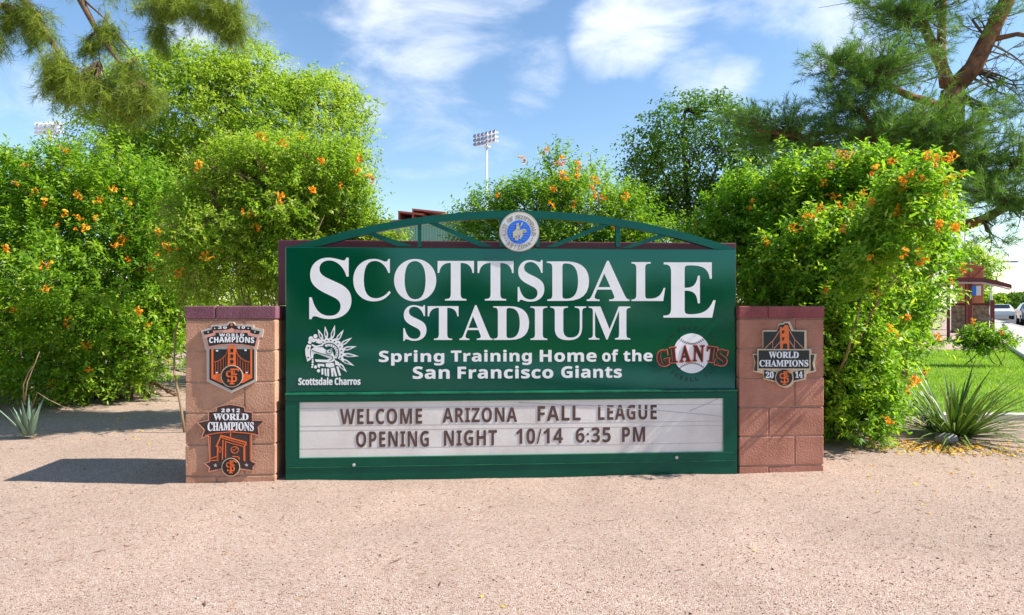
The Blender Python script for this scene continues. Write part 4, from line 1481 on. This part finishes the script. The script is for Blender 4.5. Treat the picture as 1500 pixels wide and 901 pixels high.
# ------------------------------------------------------------------ aloe, yucca, rock, small plants
def blade_plant(name, label, base, n, L, wd, m, seed, cat='plant', elev=(15, 85), curl=.35, seg=5, fold=.3, spread=.05, lean=(0, 0)):
    rg = np.random.default_rng(seed)
    root = empty(name, base, 0, label, cat)
    V, F, T = [], [], []
    for k in range(n):
        az = rg.uniform(0, 6.283)
        el = R(elev[0] + (elev[1] - elev[0]) * rg.random() ** .8)
        l = L * rg.uniform(.7, 1.1)
        p = np.array((math.cos(az), math.sin(az), 0)) * spread * rg.random() ** .5
        i0 = len(V)
        tt = rg.random()
        cu = curl * rg.uniform(.4, 1.3)
        s = np.array((-math.sin(az), math.cos(az), 0))
        for j in range(seg + 1):
            t = j / seg
            e = el - cu * t * t * 1.6
            h = np.array((math.cos(az) * math.cos(e) + lean[0] * t, math.sin(az) * math.cos(e) + lean[1] * t, math.sin(e)))
            if j:
                p = p + h * l / seg
            ww = wd * (1 - t ** 1.6) * (1 if t > .05 else .7) * .5 + .0008
            up = np.cross(h, s)
            z0 = max(p[2], .015)
            pc = np.array((p[0], p[1], z0))
            V += [pc - s * ww - up * ww * fold, pc + up * 0, pc + s * ww - up * ww * fold]
            T += [np.clip(tt * .7 + .3 * t, 0, 1)] * 3
        for j in range(seg):
            a, b = i0 + 3 * j, i0 + 3 * j + 3
            F += [(a, a + 1, b + 1, b), (a + 1, a + 2, b + 2, b + 1)]
    np_mesh('foliage', V, F, m, root, T, smooth=True)
    return root


al = blade_plant('aloe_plant', 'small grey green aloe with thin dry flower stalks on gravel at far left', (-4.29, 5.56, 0), 26, .34, .042,
                 leafmat('grey_aloe_leaf', [(.10, .17, .12), (.17, .26, .18), (.25, .34, .25)], .12, .5), 41, elev=(52, 88), curl=.12, spread=.05, fold=-.5)
mb = MB()
for pts in (((36, 590), (40, 560), (52, 530), (58, 515)), ((36, 592), (34, 565), (42, 545), (50, 535)), ((46, 600), (55, 575), (70, 585), (108, 603))):
    mb.tube([Vector(P(x, y, 5.56)) - Vector(al.location) for x, y in pts], [.006, .005, .004, .003], 5)
mb.build('flower_stalk', TWIG, al)
ZY = (3.97, 5.62, 0)
blade_plant('yucca_plant', 'spiky green yucca with long narrow arching leaves in front of the lawn', ZY, 175, .80, .028,
            leafmat('yucca_leaf', [(.045, .095, .02), (.09, .17, .03), (.17, .26, .05), (.32, .34, .12)], .2, .4), 42, elev=(5, 72), curl=.5, spread=.14, seg=6, fold=-.35)


def rock(label, base, sz, seed):
    rg = np.random.default_rng(seed)
    bm = bmesh.new()
    bmesh.ops.create_icosphere(bm, subdivisions=3, radius=1)
    vv = np.array([v.co[:] for v in bm.verts])
    k = 1 + .16 * wob(vv, seed, 2.2) + .05 * wob(vv, seed + 1, 6)
    for v, f in zip(bm.verts, k):
        v.co = Vector((v.co.x * f * sz[0], v.co.y * f * sz[1], max(v.co.z * f, -.4) * sz[2]))
    me = bpy.data.meshes.new('rock')
    bm.to_mesh(me)
    bm.free()
    me.materials.append(mat('grey_stone', (.33, .30, .28), .9, .2, vary=.3, vscale=9, bump=.6, bscale=30))
    o = link('rock', me)
    o.location = base
    o.rotation_euler = (0, 0, .4)
    tag(o, label, 'rock')


rock('pale grey angular rock half hidden under the yucca leaves', (3.72, 5.36, .02), (.10, .07, .055), 5)

# fallen blooms
rg = np.random.default_rng(55)
V, F, T = [], [], []


def petal(x, y, s, rg):
    z0 = float(ground_z(np.array([x]), np.array([y]))[0]) + .004
    a = rg.uniform(0, 6.28)
    i0 = len(V)
    tt = rg.random()
    for k in range(3):
        an = a + rg.normal(0, .6) + k * .7
        c = np.array((x, y, z0)) + np.array((rg.normal(0, .3), rg.normal(0, .3), 0)) * s
        d = np.array((math.cos(an), math.sin(an), rg.uniform(0, .35)))
        e = np.array((-math.sin(an), math.cos(an), rg.uniform(-.2, .35)))
        b = len(V)
        V.extend([c - d * s * .6, c + e * s * .35 + np.array((0, 0, s * .25)), c + d * s * .6 + np.array((0, 0, s * .2)), c - e * s * .35 + np.array((0, 0, s * .1))])
        F.append((b, b + 1, b + 2, b + 3))
        T.extend([tt] * 4)


for _ in range(420):
    u = rg.normal(0, 1, 2)
    petal(3.55 + u[0] * .32, 5.18 + u[1] * .16, rg.uniform(.015, .025), rg)
for _ in range(60):
    petal(rg.uniform(2.4, 5.2), rg.uniform(4.2, 5.6), rg.uniform(.012, .02), rg)
for _ in range(70):
    petal(rg.uniform(-4.6, -2.4), rg.uniform(5.3, 6.6), rg.uniform(.012, .02), rg)
for x, y in ((705, 873), (738, 887), (1105, 803), (1350, 735), (1362, 748), (1372, 720), (1345, 700), (1368, 715), (1475, 688), (1490, 690), (1490, 716), (1450, 712), (1320, 620), (145, 650), (1340, 706), (1420, 710), (1285, 717)):
    Y = EYE * FPX / (y - 450.5)
    petal((x - 750) / FPX * Y, Y, rg.uniform(.012, .017), rg)
o = np_mesh('fallen_blooms', V, F, leafmat('fallen_yellow_petal', [(.75, .30, .02), (.82, .50, .03), (.80, .62, .10)], .2, .6), tint=T)
tag(o, 'scattered yellow fallen blooms lying on the gravel', 'petals', kind='stuff')
# bits of dry twig and leaf
V, F, T = [], [], []
for _ in range(760):
    x, y = rg.uniform(-4.5, 4.5), rg.uniform(2.2, 6.0)
    z0 = float(ground_z(np.array([x]), np.array([y]))[0]) + .003
    a = rg.uniform(0, 6.28)
    l, w_ = .007 + .035 * rg.random() ** 2.2, rg.uniform(.0015, .004)
    d = np.array((math.cos(a), math.sin(a), 0)) * l
    e = np.array((-math.sin(a), math.cos(a), 0)) * w_
    b = len(V)
    c = np.array((x, y, z0))
    V += [c - d, c + e + (0, 0, .004), c + d + (0, 0, .003), c - e + (0, 0, .001)]
    F.append((b, b + 1, b + 2, b + 3))
    T += [rg.random()] * 4
o = np_mesh('leaf_litter', V, F, leafmat('dry_litter', [(.12, .06, .035), (.25, .14, .08), (.36, .24, .14)], .1, .8), tint=T)
tag(o, 'tiny dry twigs and leaf scraps scattered over the gravel', 'litter', kind='stuff')


# loose stones lying on the gravel
def loose_stones():
    rg = np.random.default_rng(66)
    n = 17000
    y = 2.1 + 3.6 * rg.random(n) ** 1.5
    x = rg.uniform(-.92, .92, n) * y
    z0 = ground_z(x, y)
    s = rg.uniform(.0016, .0038, n) * np.where(rg.random(n) < .04, 1.9, 1)
    oc = np.array([(1, 0, 0), (-1, 0, 0), (0, 1, 0), (0, -1, 0), (0, 0, 1), (0, 0, -1)], float)
    fc = np.array([(0, 2, 4), (2, 1, 4), (1, 3, 4), (3, 0, 4), (2, 0, 5), (1, 2, 5), (3, 1, 5), (0, 3, 5)])
    a = rg.uniform(0, 6.28, n)
    V = oc[None] * s[:, None, None] * rg.uniform(.6, 1.3, (n, 6, 1)) * np.array((1.2, 1, .8))
    Vx = V[..., 0] * np.cos(a)[:, None] - V[..., 1] * np.sin(a)[:, None]
    Vy = V[..., 0] * np.sin(a)[:, None] + V[..., 1] * np.cos(a)[:, None]
    V = np.stack([Vx + x[:, None], Vy + y[:, None], V[..., 2] + (z0 + s * .3)[:, None]], 2).reshape(-1, 3)
    F = (fc[None] + 6 * np.arange(n)[:, None, None]).reshape(-1, 3)
    o = np_mesh('loose_gravel', V, F, leafmat('granite_chip', [(.10, .055, .04), (.30, .19, .14), (.43, .31, .25), (.50, .43, .38)], 0.0, .9, .15), tint=np.repeat(rg.random(n), 6))
    tag(o, 'loose pinkish granite chips strewn over the ground', 'gravel', kind='stuff')


loose_stones()


# ------------------------------------------------------------------ stadium behind: floodlights, grandstand
M_galv = mat('galvanised_steel', (.62, .63, .64), .45, .4, vary=.1, vscale=4)
M_lampd = mat('dark_lamp_housing', (.30, .33, .42), .4, .5)
M_lampw = mat('white_lamp_hood', (.78, .78, .80), .4, .4)


def floodlight_mast(label, px, pytop, Y, side, face_left):
    b = P(px, 450, Y)
    root = empty('floodlight_mast', (b.x, Y, 0), R(-8 if face_left else -38), label, 'floodlight mast', 'stadium floodlight masts')
    k = Y / FPX
    H = EYE + (450.5 - pytop) * k
    mb_ = MB()
    mb_.tube([(0, 0, -.3), (0, 0, H * .6), (0, 0, H * .6 + .01), (0, 0, H + 17 * k)], [2.4 * k, 2.1 * k, 1.6 * k, 1.3 * k], 12)
    mb_.build('pole', M_galv, root)
    for r_ in range(3):
        zz = H + (1 + 6.2 * r_) * k
        mb_ = MB()
        mb_.box(-21 * k, 21 * k, -.9 * k, .9 * k, zz - .9 * k, zz + .9 * k)
        mb_.build('crossarm', M_lampw, root)
        for i in range(6):
            x = (-18.5 + 7.4 * i) * k
            M_ = Matrix.Translation((x, -2.6 * k, zz - 1.2 * k)) @ Matrix.Rotation(R(-28), 4, 'X')
            mb_ = MB()
            n = 10
            vs_, fs = [], []
            for h, rr in ((0, 1.1), (1.5, 2.3), (4.0, 3.0)):
                for a in range(n):
                    t_ = 6.283 * a / n
                    vs_.append(M_ @ Vector((rr * k * math.cos(t_), -h * k, rr * k * math.sin(t_))))
            for j in range(2):
                for a in range(n):
                    a2 = (a + 1) % n
                    fs.append((j * n + a, j * n + a2, j * n + n + a2, j * n + n + a))
            fs.append(tuple(range(n)))
            mb_.add(vs_, fs)
            mb_.m = 1
            mb_.add([v for v in vs_[2 * n:]], [tuple(range(n))])
            mb_.build('lamp', [M_lampw if (i > 2) != face_left or face_left else M_lampd, M_lampw if face_left else M_lampd], root)
    mb_ = MB()
    mb_.box(-5 * k, 5 * k, -3 * k, 3 * k, H - 5 * k, H - 3.6 * k)
    mb_.build('platform', M_lampw, root)


floodlight_mast('slim grey floodlight mast rising above the middle of the sign arch', 713, 211, 75, 0, False)
floodlight_mast('white floodlight mast poking above the flowering bush at far left', 74.5, 196, 78, 0, True)

gs = empty('grandstand', (-4.5, 40, 0), R(-6), 'distant green corrugated stadium building with red roof fins glimpsed through the sign truss', 'building')
M_corr = mat('pale_green_corrugated_steel', (.22, .42, .33), .5, .4)
M_corr2 = mat('dark_green_steel', (.10, .25, .19), .5, .4)  # darker green for the building box behind the corrugated sheet
mb = MB()
k = 40 / FPX
hh = EYE + 125 * k
vs_, fs = [], []
n = 90
for i in range(n + 1):
    x = -5 + 8.0 * i / n
    y = .10 if (i % 2) else 0
    vs_ += [(x, y, -.2), (x, y, hh)]
for i in range(n):
    fs.append((2 * i, 2 * i + 2, 2 * i + 3, 2 * i + 1))
mb.add(vs_, fs)
mb.m = 1
mb.box(-5, 3, .3, 10, -.2, hh - .1)
mb.build('wall', [M_corr, M_corr2], gs)
M_rf = mat('red_roof_steel', (.36, .09, .06), .5, .4)
for px, py, ln_ in ((583, 309, 1.7), (604, 306, 2.2)):
    a = P(px, py, 40.5)
    mb = MB()
    x = a.x + 4.5
    mb.box(x, x + ln_, .1, 4, a.z - .12, a.z, Matrix.Translation((x, 0, a.z)) @ Matrix.Rotation(R(7), 4, 'Y') @ Matrix.Translation((-x, 0, -a.z)))
    mb.box(x, x + .08, .1, 4, a.z - .9, a.z - .13)
    mb.build('roof', M_rf, gs)
mb = MB()
mb.box(-5.1, 3.1, -.15, 10.1, hh, hh + .18)
mb.box(.9, 3.1, -.4, 9, hh + .19, hh + .38)
mb.build('roof', mat('rusty_fascia', (.40, .20, .15), .6, .3, vary=.3, vscale=2), gs)

# ------------------------------------------------------------------ right: shelter, kiosk, street
YS = 21.0
ks = YS / FPX
M_mar = mat('dark_red_steel', (.16, .028, .032), .45, .4, vary=.15, vscale=4)
M_cop = mat('copper_panel', (.47, .15, .06), .5, .4, vary=.3, vscale=2)
sh = empty('bus_shelter', (P(1430, 450, YS).x, YS, 0), R(-36.6), 'dark red bus shelter with curved canopy roof and mesh panels beyond the lawn', 'bus shelter')


def sx(px):
    return (px - 1430) * ks * .803


def sz_(py):
    return EYE + (450.5 - py) * ks


mb = MB()
pts = [(1372, 413), (1385, 410), (1400, 408), (1420, 407.5), (1440, 409), (1460, 413), (1479, 419)]
vs_, fs = [], []
for x, y in pts:
    for yy in (-.9, 1.1):
        vs_ += [(sx(x), yy, sz_(y)), (sx(x), yy, sz_(y + 5.5))]
for i in range(len(pts) - 1):
    a, b = 4 * i, 4 * i + 4
    fs += [(a, b, b + 2, a + 2), (a + 1, a + 3, b + 3, b + 1), (a, a + 1, b + 1, b), (a + 2, b + 2, b + 3, a + 3)]
fs += [(0, 2, 3, 1), (24, 25, 27, 26)]
mb.add(vs_, fs)
mb.build('roof', M_mar, sh)
mb = MB()
for x in (1383, 1440):
    for k_ in range(5):
        pass
mb.tube([(sx(1372), -.93, sz_(419)), (sx(1400), -.93, sz_(415)), (sx(1440), -.93, sz_(416)), (sx(1477), -.93, sz_(425))], .03, 6)
mb.build('roof_rail', mat('pale_trim', (.52, .40, .33), .5, .4), sh)
for x0, x1 in ((1417, 1424), (1413, 1415.5), (1450, 1456.5), (1386, 1391)):
    mb = MB()
    y0 = -.5 if x0 == 1417 else (.5 if x0 == 1413 else -.2)
    mb.box(sx(x0), sx(x1), y0, y0 + .14, -.1, sz_(440 if x0 == 1450 else 412))
    mb.build('post', M_mar, sh)
M_mesh = mat('perforated_tan_panel', (.36, .27, .17), .7, .3, vary=.55, vscale=9, detail=2)
for x0, x1 in ((1392, 1413), (1425, 1449)):
    mb = MB()
    mb.box(sx(x0), sx(x1), .3, .34, sz_(485), sz_(447.5))
    mb.build('mesh_panel', M_mesh, sh)
    mb = MB()
    mb.box(sx(x0) - .02, sx(x1) + .02, .26, .38, sz_(447.4), sz_(444))
    mb.box(sx(x0) - .02, sx(x1) + .02, .26, .38, sz_(489), sz_(485.1))
    mb.build('panel_rail', M_mar, sh)
mb = MB()
mb.box(sx(1434), sx(1454), -.25, .2, sz_(469), sz_(466), bevel=.01)
mb.box(sx(1435), sx(1438), -.2, .15, -.05, sz_(469.1))
mb.box(sx(1450), sx(1453), -.2, .15, -.05, sz_(469.1))
mb.build('bench', mat('weathered_bench', (.20, .16, .14), .7, .3), sh)

YK = 25.0
kk = YK / FPX
ki = empty('kiosk', (P(1422, 450, YK).x, YK, 0), R(-36.2), 'copper brown kiosk tower with stepped top rising behind the bus shelter', 'kiosk')
kx = lambda px: (px - 1422) * kk * .807
kz = lambda py: EYE + (450.5 - py) * kk
mb = MB()
mb.box(kx(1404), kx(1441), 0, 1.0, -.1, kz(394), bevel=.01)
mb.build('body', M_cop, ki)
mb = MB()
mb.box(kx(1402.5), kx(1442), -.06, 1.06, kz(393.9), kz(390), bevel=.01)
mb.box(kx(1415), kx(1430), .1, .9, kz(389.9), kz(386), bevel=.01)
mb.box(kx(1417), kx(1428), .2, .8, kz(385.9), kz(383), bevel=.01)
mb.build('cap', mat('copper_cap', (.40, .11, .05), .5, .4), ki)
mb = MB()
for a, b in (((1405, 395), (1422, 408)), ((1440, 395), (1424, 408))):
    mb.tube([(kx(a[0]), -.03, kz(a[1])), (kx(b[0]), -.03, kz(b[1]))], .03, 4)
mb.box(kx(1420.5), kx(1424), -.05, -.005, kz(450), kz(395))
mb.build('strut', mat('copper_strut', (.36, .10, .05), .5, .4), ki)
mb = MB()
mb.box(kx(1423.5), kx(1430), -.09, -.055, kz(433), kz(419))
mb.m = 1
mb.box(kx(1430), kx(1437), -.09, -.055, kz(433), kz(419))
mb.build('poster', [mat('blue_poster', (.03, .16, .52), .4, .4), mat('pale_poster', (.62, .62, .60), .4, .4)], ki)


def street_lamp(label, px, Y, ptop, arm_px):
    b = P(px, 450, Y)
    root = empty('street_lamp', (b.x, Y, 0), 0, label, 'street lamp')
    k_ = Y / FPX
    H = EYE + (450.5 - ptop) * k_
    mb_ = MB()
    mb_.tube([(0, 0, -.2), (0, 0, H * .5), (0, 0, H)], [.10, .08, .06], 8)
    mb_.build('pole', M_galv, root)
    mb_ = MB()
    mb_.tube([(0, 0, H), ((arm_px) * k_ * .5, 0, H + .25), (arm_px * k_, 0, H + .25)], [.05, .04, .035], 6)
    mb_.build('arm', M_galv, root)
    mb_ = MB()
    mb_.box(arm_px * k_ - .1, arm_px * k_ + .75, -.18, .18, H + .18, H + .36, bevel=.05)
    mb_.build('lamp_head', M_lampd, root)


street_lamp('street lamp with long arm reaching right over the road behind the shelter', 1452, 48, 388, 24)
street_lamp('pale street lamp pole standing behind the kiosk under the pine limb', 1414, 44, 340, -16)


def car(label, pos, rz, m_body, group='cars parked along the kerb'):
    root = empty('parked_car', (pos[0], pos[1], .02), rz, label, 'car', group)
    Lh, Wh = 2.25, .9
    prof = [(-Lh, .35), (-Lh, .78), (-1.75, .95), (-1.1, 1.02), (-.55, 1.42), (.75, 1.45), (1.45, 1.05), (2.1, .98), (Lh, .8), (Lh, .35)]
    bm = bmesh.new()
    l_ = [bm.verts.new((x, -Wh * (.78 if z_ > 1.1 else 1), z_)) for x, z_ in prof]
    r_ = [bm.verts.new((x, Wh * (.78 if z_ > 1.1 else 1), z_)) for x, z_ in prof]
    n = len(prof)
    for i in range(n):
        j = (i + 1) % n
        bm.faces.new((l_[i], l_[j], r_[j], r_[i]))
    bm.faces.new(l_[::-1])
    bm.faces.new(r_)
    bmesh.ops.recalc_face_normals(bm, faces=bm.faces[:])
    bmesh.ops.bevel(bm, geom=bm.edges[:], offset=.06, segments=2, affect='EDGES')
    me = bpy.data.meshes.new('body')
    bm.to_mesh(me)
    bm.free()
    me.materials.append(m_body)
    link('body', me, root)
    M_gl = mat('dark_glass', (.02, .025, .03), .08, .6)
    mb_ = MB()
    for x0, z0, x1, z1 in ((-1.08, 1.06, -.58, 1.40), (1.42, 1.09, .80, 1.42)):
        s_ = -.03 if x0 < 0 else .03
        mb_.add([(x0 + s_, -.66, z0 + .02), (x0 + s_, .66, z0 + .02), (x1 + s_, .60, z1 + .02), (x1 + s_, -.60, z1 + .02)], [(0, 1, 2, 3)])
    for sg in (-1, 1):
        mb_.add([(-.98, sg * .885, 1.05), (1.28, sg * .885, 1.07), (.72, sg * .735, 1.38), (-.52, sg * .735, 1.36)], [(0, 1, 2, 3)])
    mb_.build('window', M_gl, root)
    for x in (-1.4, 1.4):
        for y in (-.82, .82):
            mb_ = MB()
            mb_.tube([(x, y - .1, .32), (x, y + .1, .32)], .33, 16)
            w_o = mb_.build('wheel', mat('tyre', (.03, .03, .03), .9, .1), root)
            mb_ = MB()
            mb_.tube([(x, y - .108, .32), (x, y + .108, .32)], .19, 12)
            mb_.build('rim', M_galv, w_o)
    for y in (-.62, .62):
        mb_ = MB()
        mb_.box(-Lh - .02, -Lh + .05, y - .16, y + .16, .62, .76, bevel=.01)
        mb_.build('headlight', M_wh, root)
        mb_ = MB()
        mb_.box(Lh - .05, Lh + .02, y - .16, y + .16, .68, .82, bevel=.01)
        mb_.build('tail_light', mat('red_lens', (.4, .01, .01), .3, .5), root)


ang = math.atan2(D2[1], D2[0])
a = rd(37, 1.15)
car('white car parked by the kerb far down the road', a, ang, mat('white_car_paint', (.75, .76, .78), .25, .5, coat=.5))
a = rd(12.5, 1.6)
car('dark grey car parked by the kerb at the right edge of the picture', a, ang, mat('grey_car_paint', (.16, .17, .19), .25, .5, coat=.5))

# trees beyond the shelter and along the road
rg = np.random.default_rng(91)


def simple_tree(label, x, Y, h, rad, m, seed, n=700, L=.2):
    rg_ = np.random.default_rng(seed)
    B = (x, Y, 0)
    lb = []
    for k_ in range(6):
        a_ = rg_.uniform(0, 6.28)
        lb.append((x + math.cos(a_) * rad * .5, Y + math.sin(a_) * rad * .5, h * rg_.uniform(.5, .8), rad * .6, rad * .6, h * .24))
    lb.append((x, Y, h * .72, rad * .6, rad * .6, h * .26))
    tree('street_tree', label, B, lb, n, seed, m, L, L * .5, [([B, (x, Y, h * .25), (x + .1, Y, h * .55)], .03 * h, .015 * h)], .02 * h, nl=9, ln=.09 * h, twigs=30, group='trees along the road')


simple_tree('light green tree standing behind the copper kiosk under the pine limb', P(1422, 450, 33).x, 33, 4.6, 1.3, G_MID, 61, 700, .16)
simple_tree('broad tree farthest along the road at the right edge', P(1478, 450, 130).x, 130, 4.0, 7, G_DARK, 62, 600, .5)
simple_tree('low tree beside the far end of the road left of the white car', P(1448, 450, 95).x, 95, 3.4, 3.5, G_MID, 63, 500, .4)
simple_tree('dark tree standing right of the farthest street trees', P(1506, 450, 110).x, 110, 3.9, 4.5, G_DARK, 64, 500, .4)
bush('shrub', 'low leafy green shrub with a few orange blooms in front of the bus shelter', 'bush', (P(1441, 450, 12).x, 12, 0), [lobe(1440, 496, 24, 13, 12), lobe(1462, 503, 20, 9, 12), lobe(1425, 503, 18, 10, 12)], 200, 65, G_TEC, .09, .035, nl=11, ln=.18, flowers=[(1462, 490), (1416, 474)], r0=.012)

# across the way, behind the viewer: seen only as reflections in the glossy panel
sheet('lawn', [(-40, -46), (40, -46), (40, -5), (-40, -5)], .01, M_turf, .06)
for k_, (x, y, h, r_) in enumerate(((-3.4, -9.5, 5.0, 1.6), (-13, -26, 4.2, 3.2), (-6.5, -30, 3.6, 3.0), (1.5, -28, 4.4, 3.0), (7.5, -31, 3.4, 3.0), (14, -27, 4.3, 3.4), (22, -29, 5.0, 4.0), (-22, -28, 5.0, 4.0))):
    simple_tree(['slim tree standing nearest across the lawn behind the viewer', 'round tree second from the left across the lawn', 'low wide tree left of centre across the lawn', 'tree straight across the lawn from the sign', 'low tree right of centre across the lawn', 'round tree second from the right across the lawn', 'tall tree at the right end across the lawn', 'tall tree at the left end across the lawn'][k_], x, y, h * .68, r_, G_DARK, 70 + k_, 420, .3)

sheet('asphalt_lot', [(-16, -25), (16, -25), (16, -14), (-16, -14)], .02, M_asphalt, .06)
car('white car standing on asphalt across the way, mirrored in the green panel', (-1.4, -18), .12, mat('white_car_enamel', (.78, .78, .80), .2, .5, coat=.5), 'cars across the way')
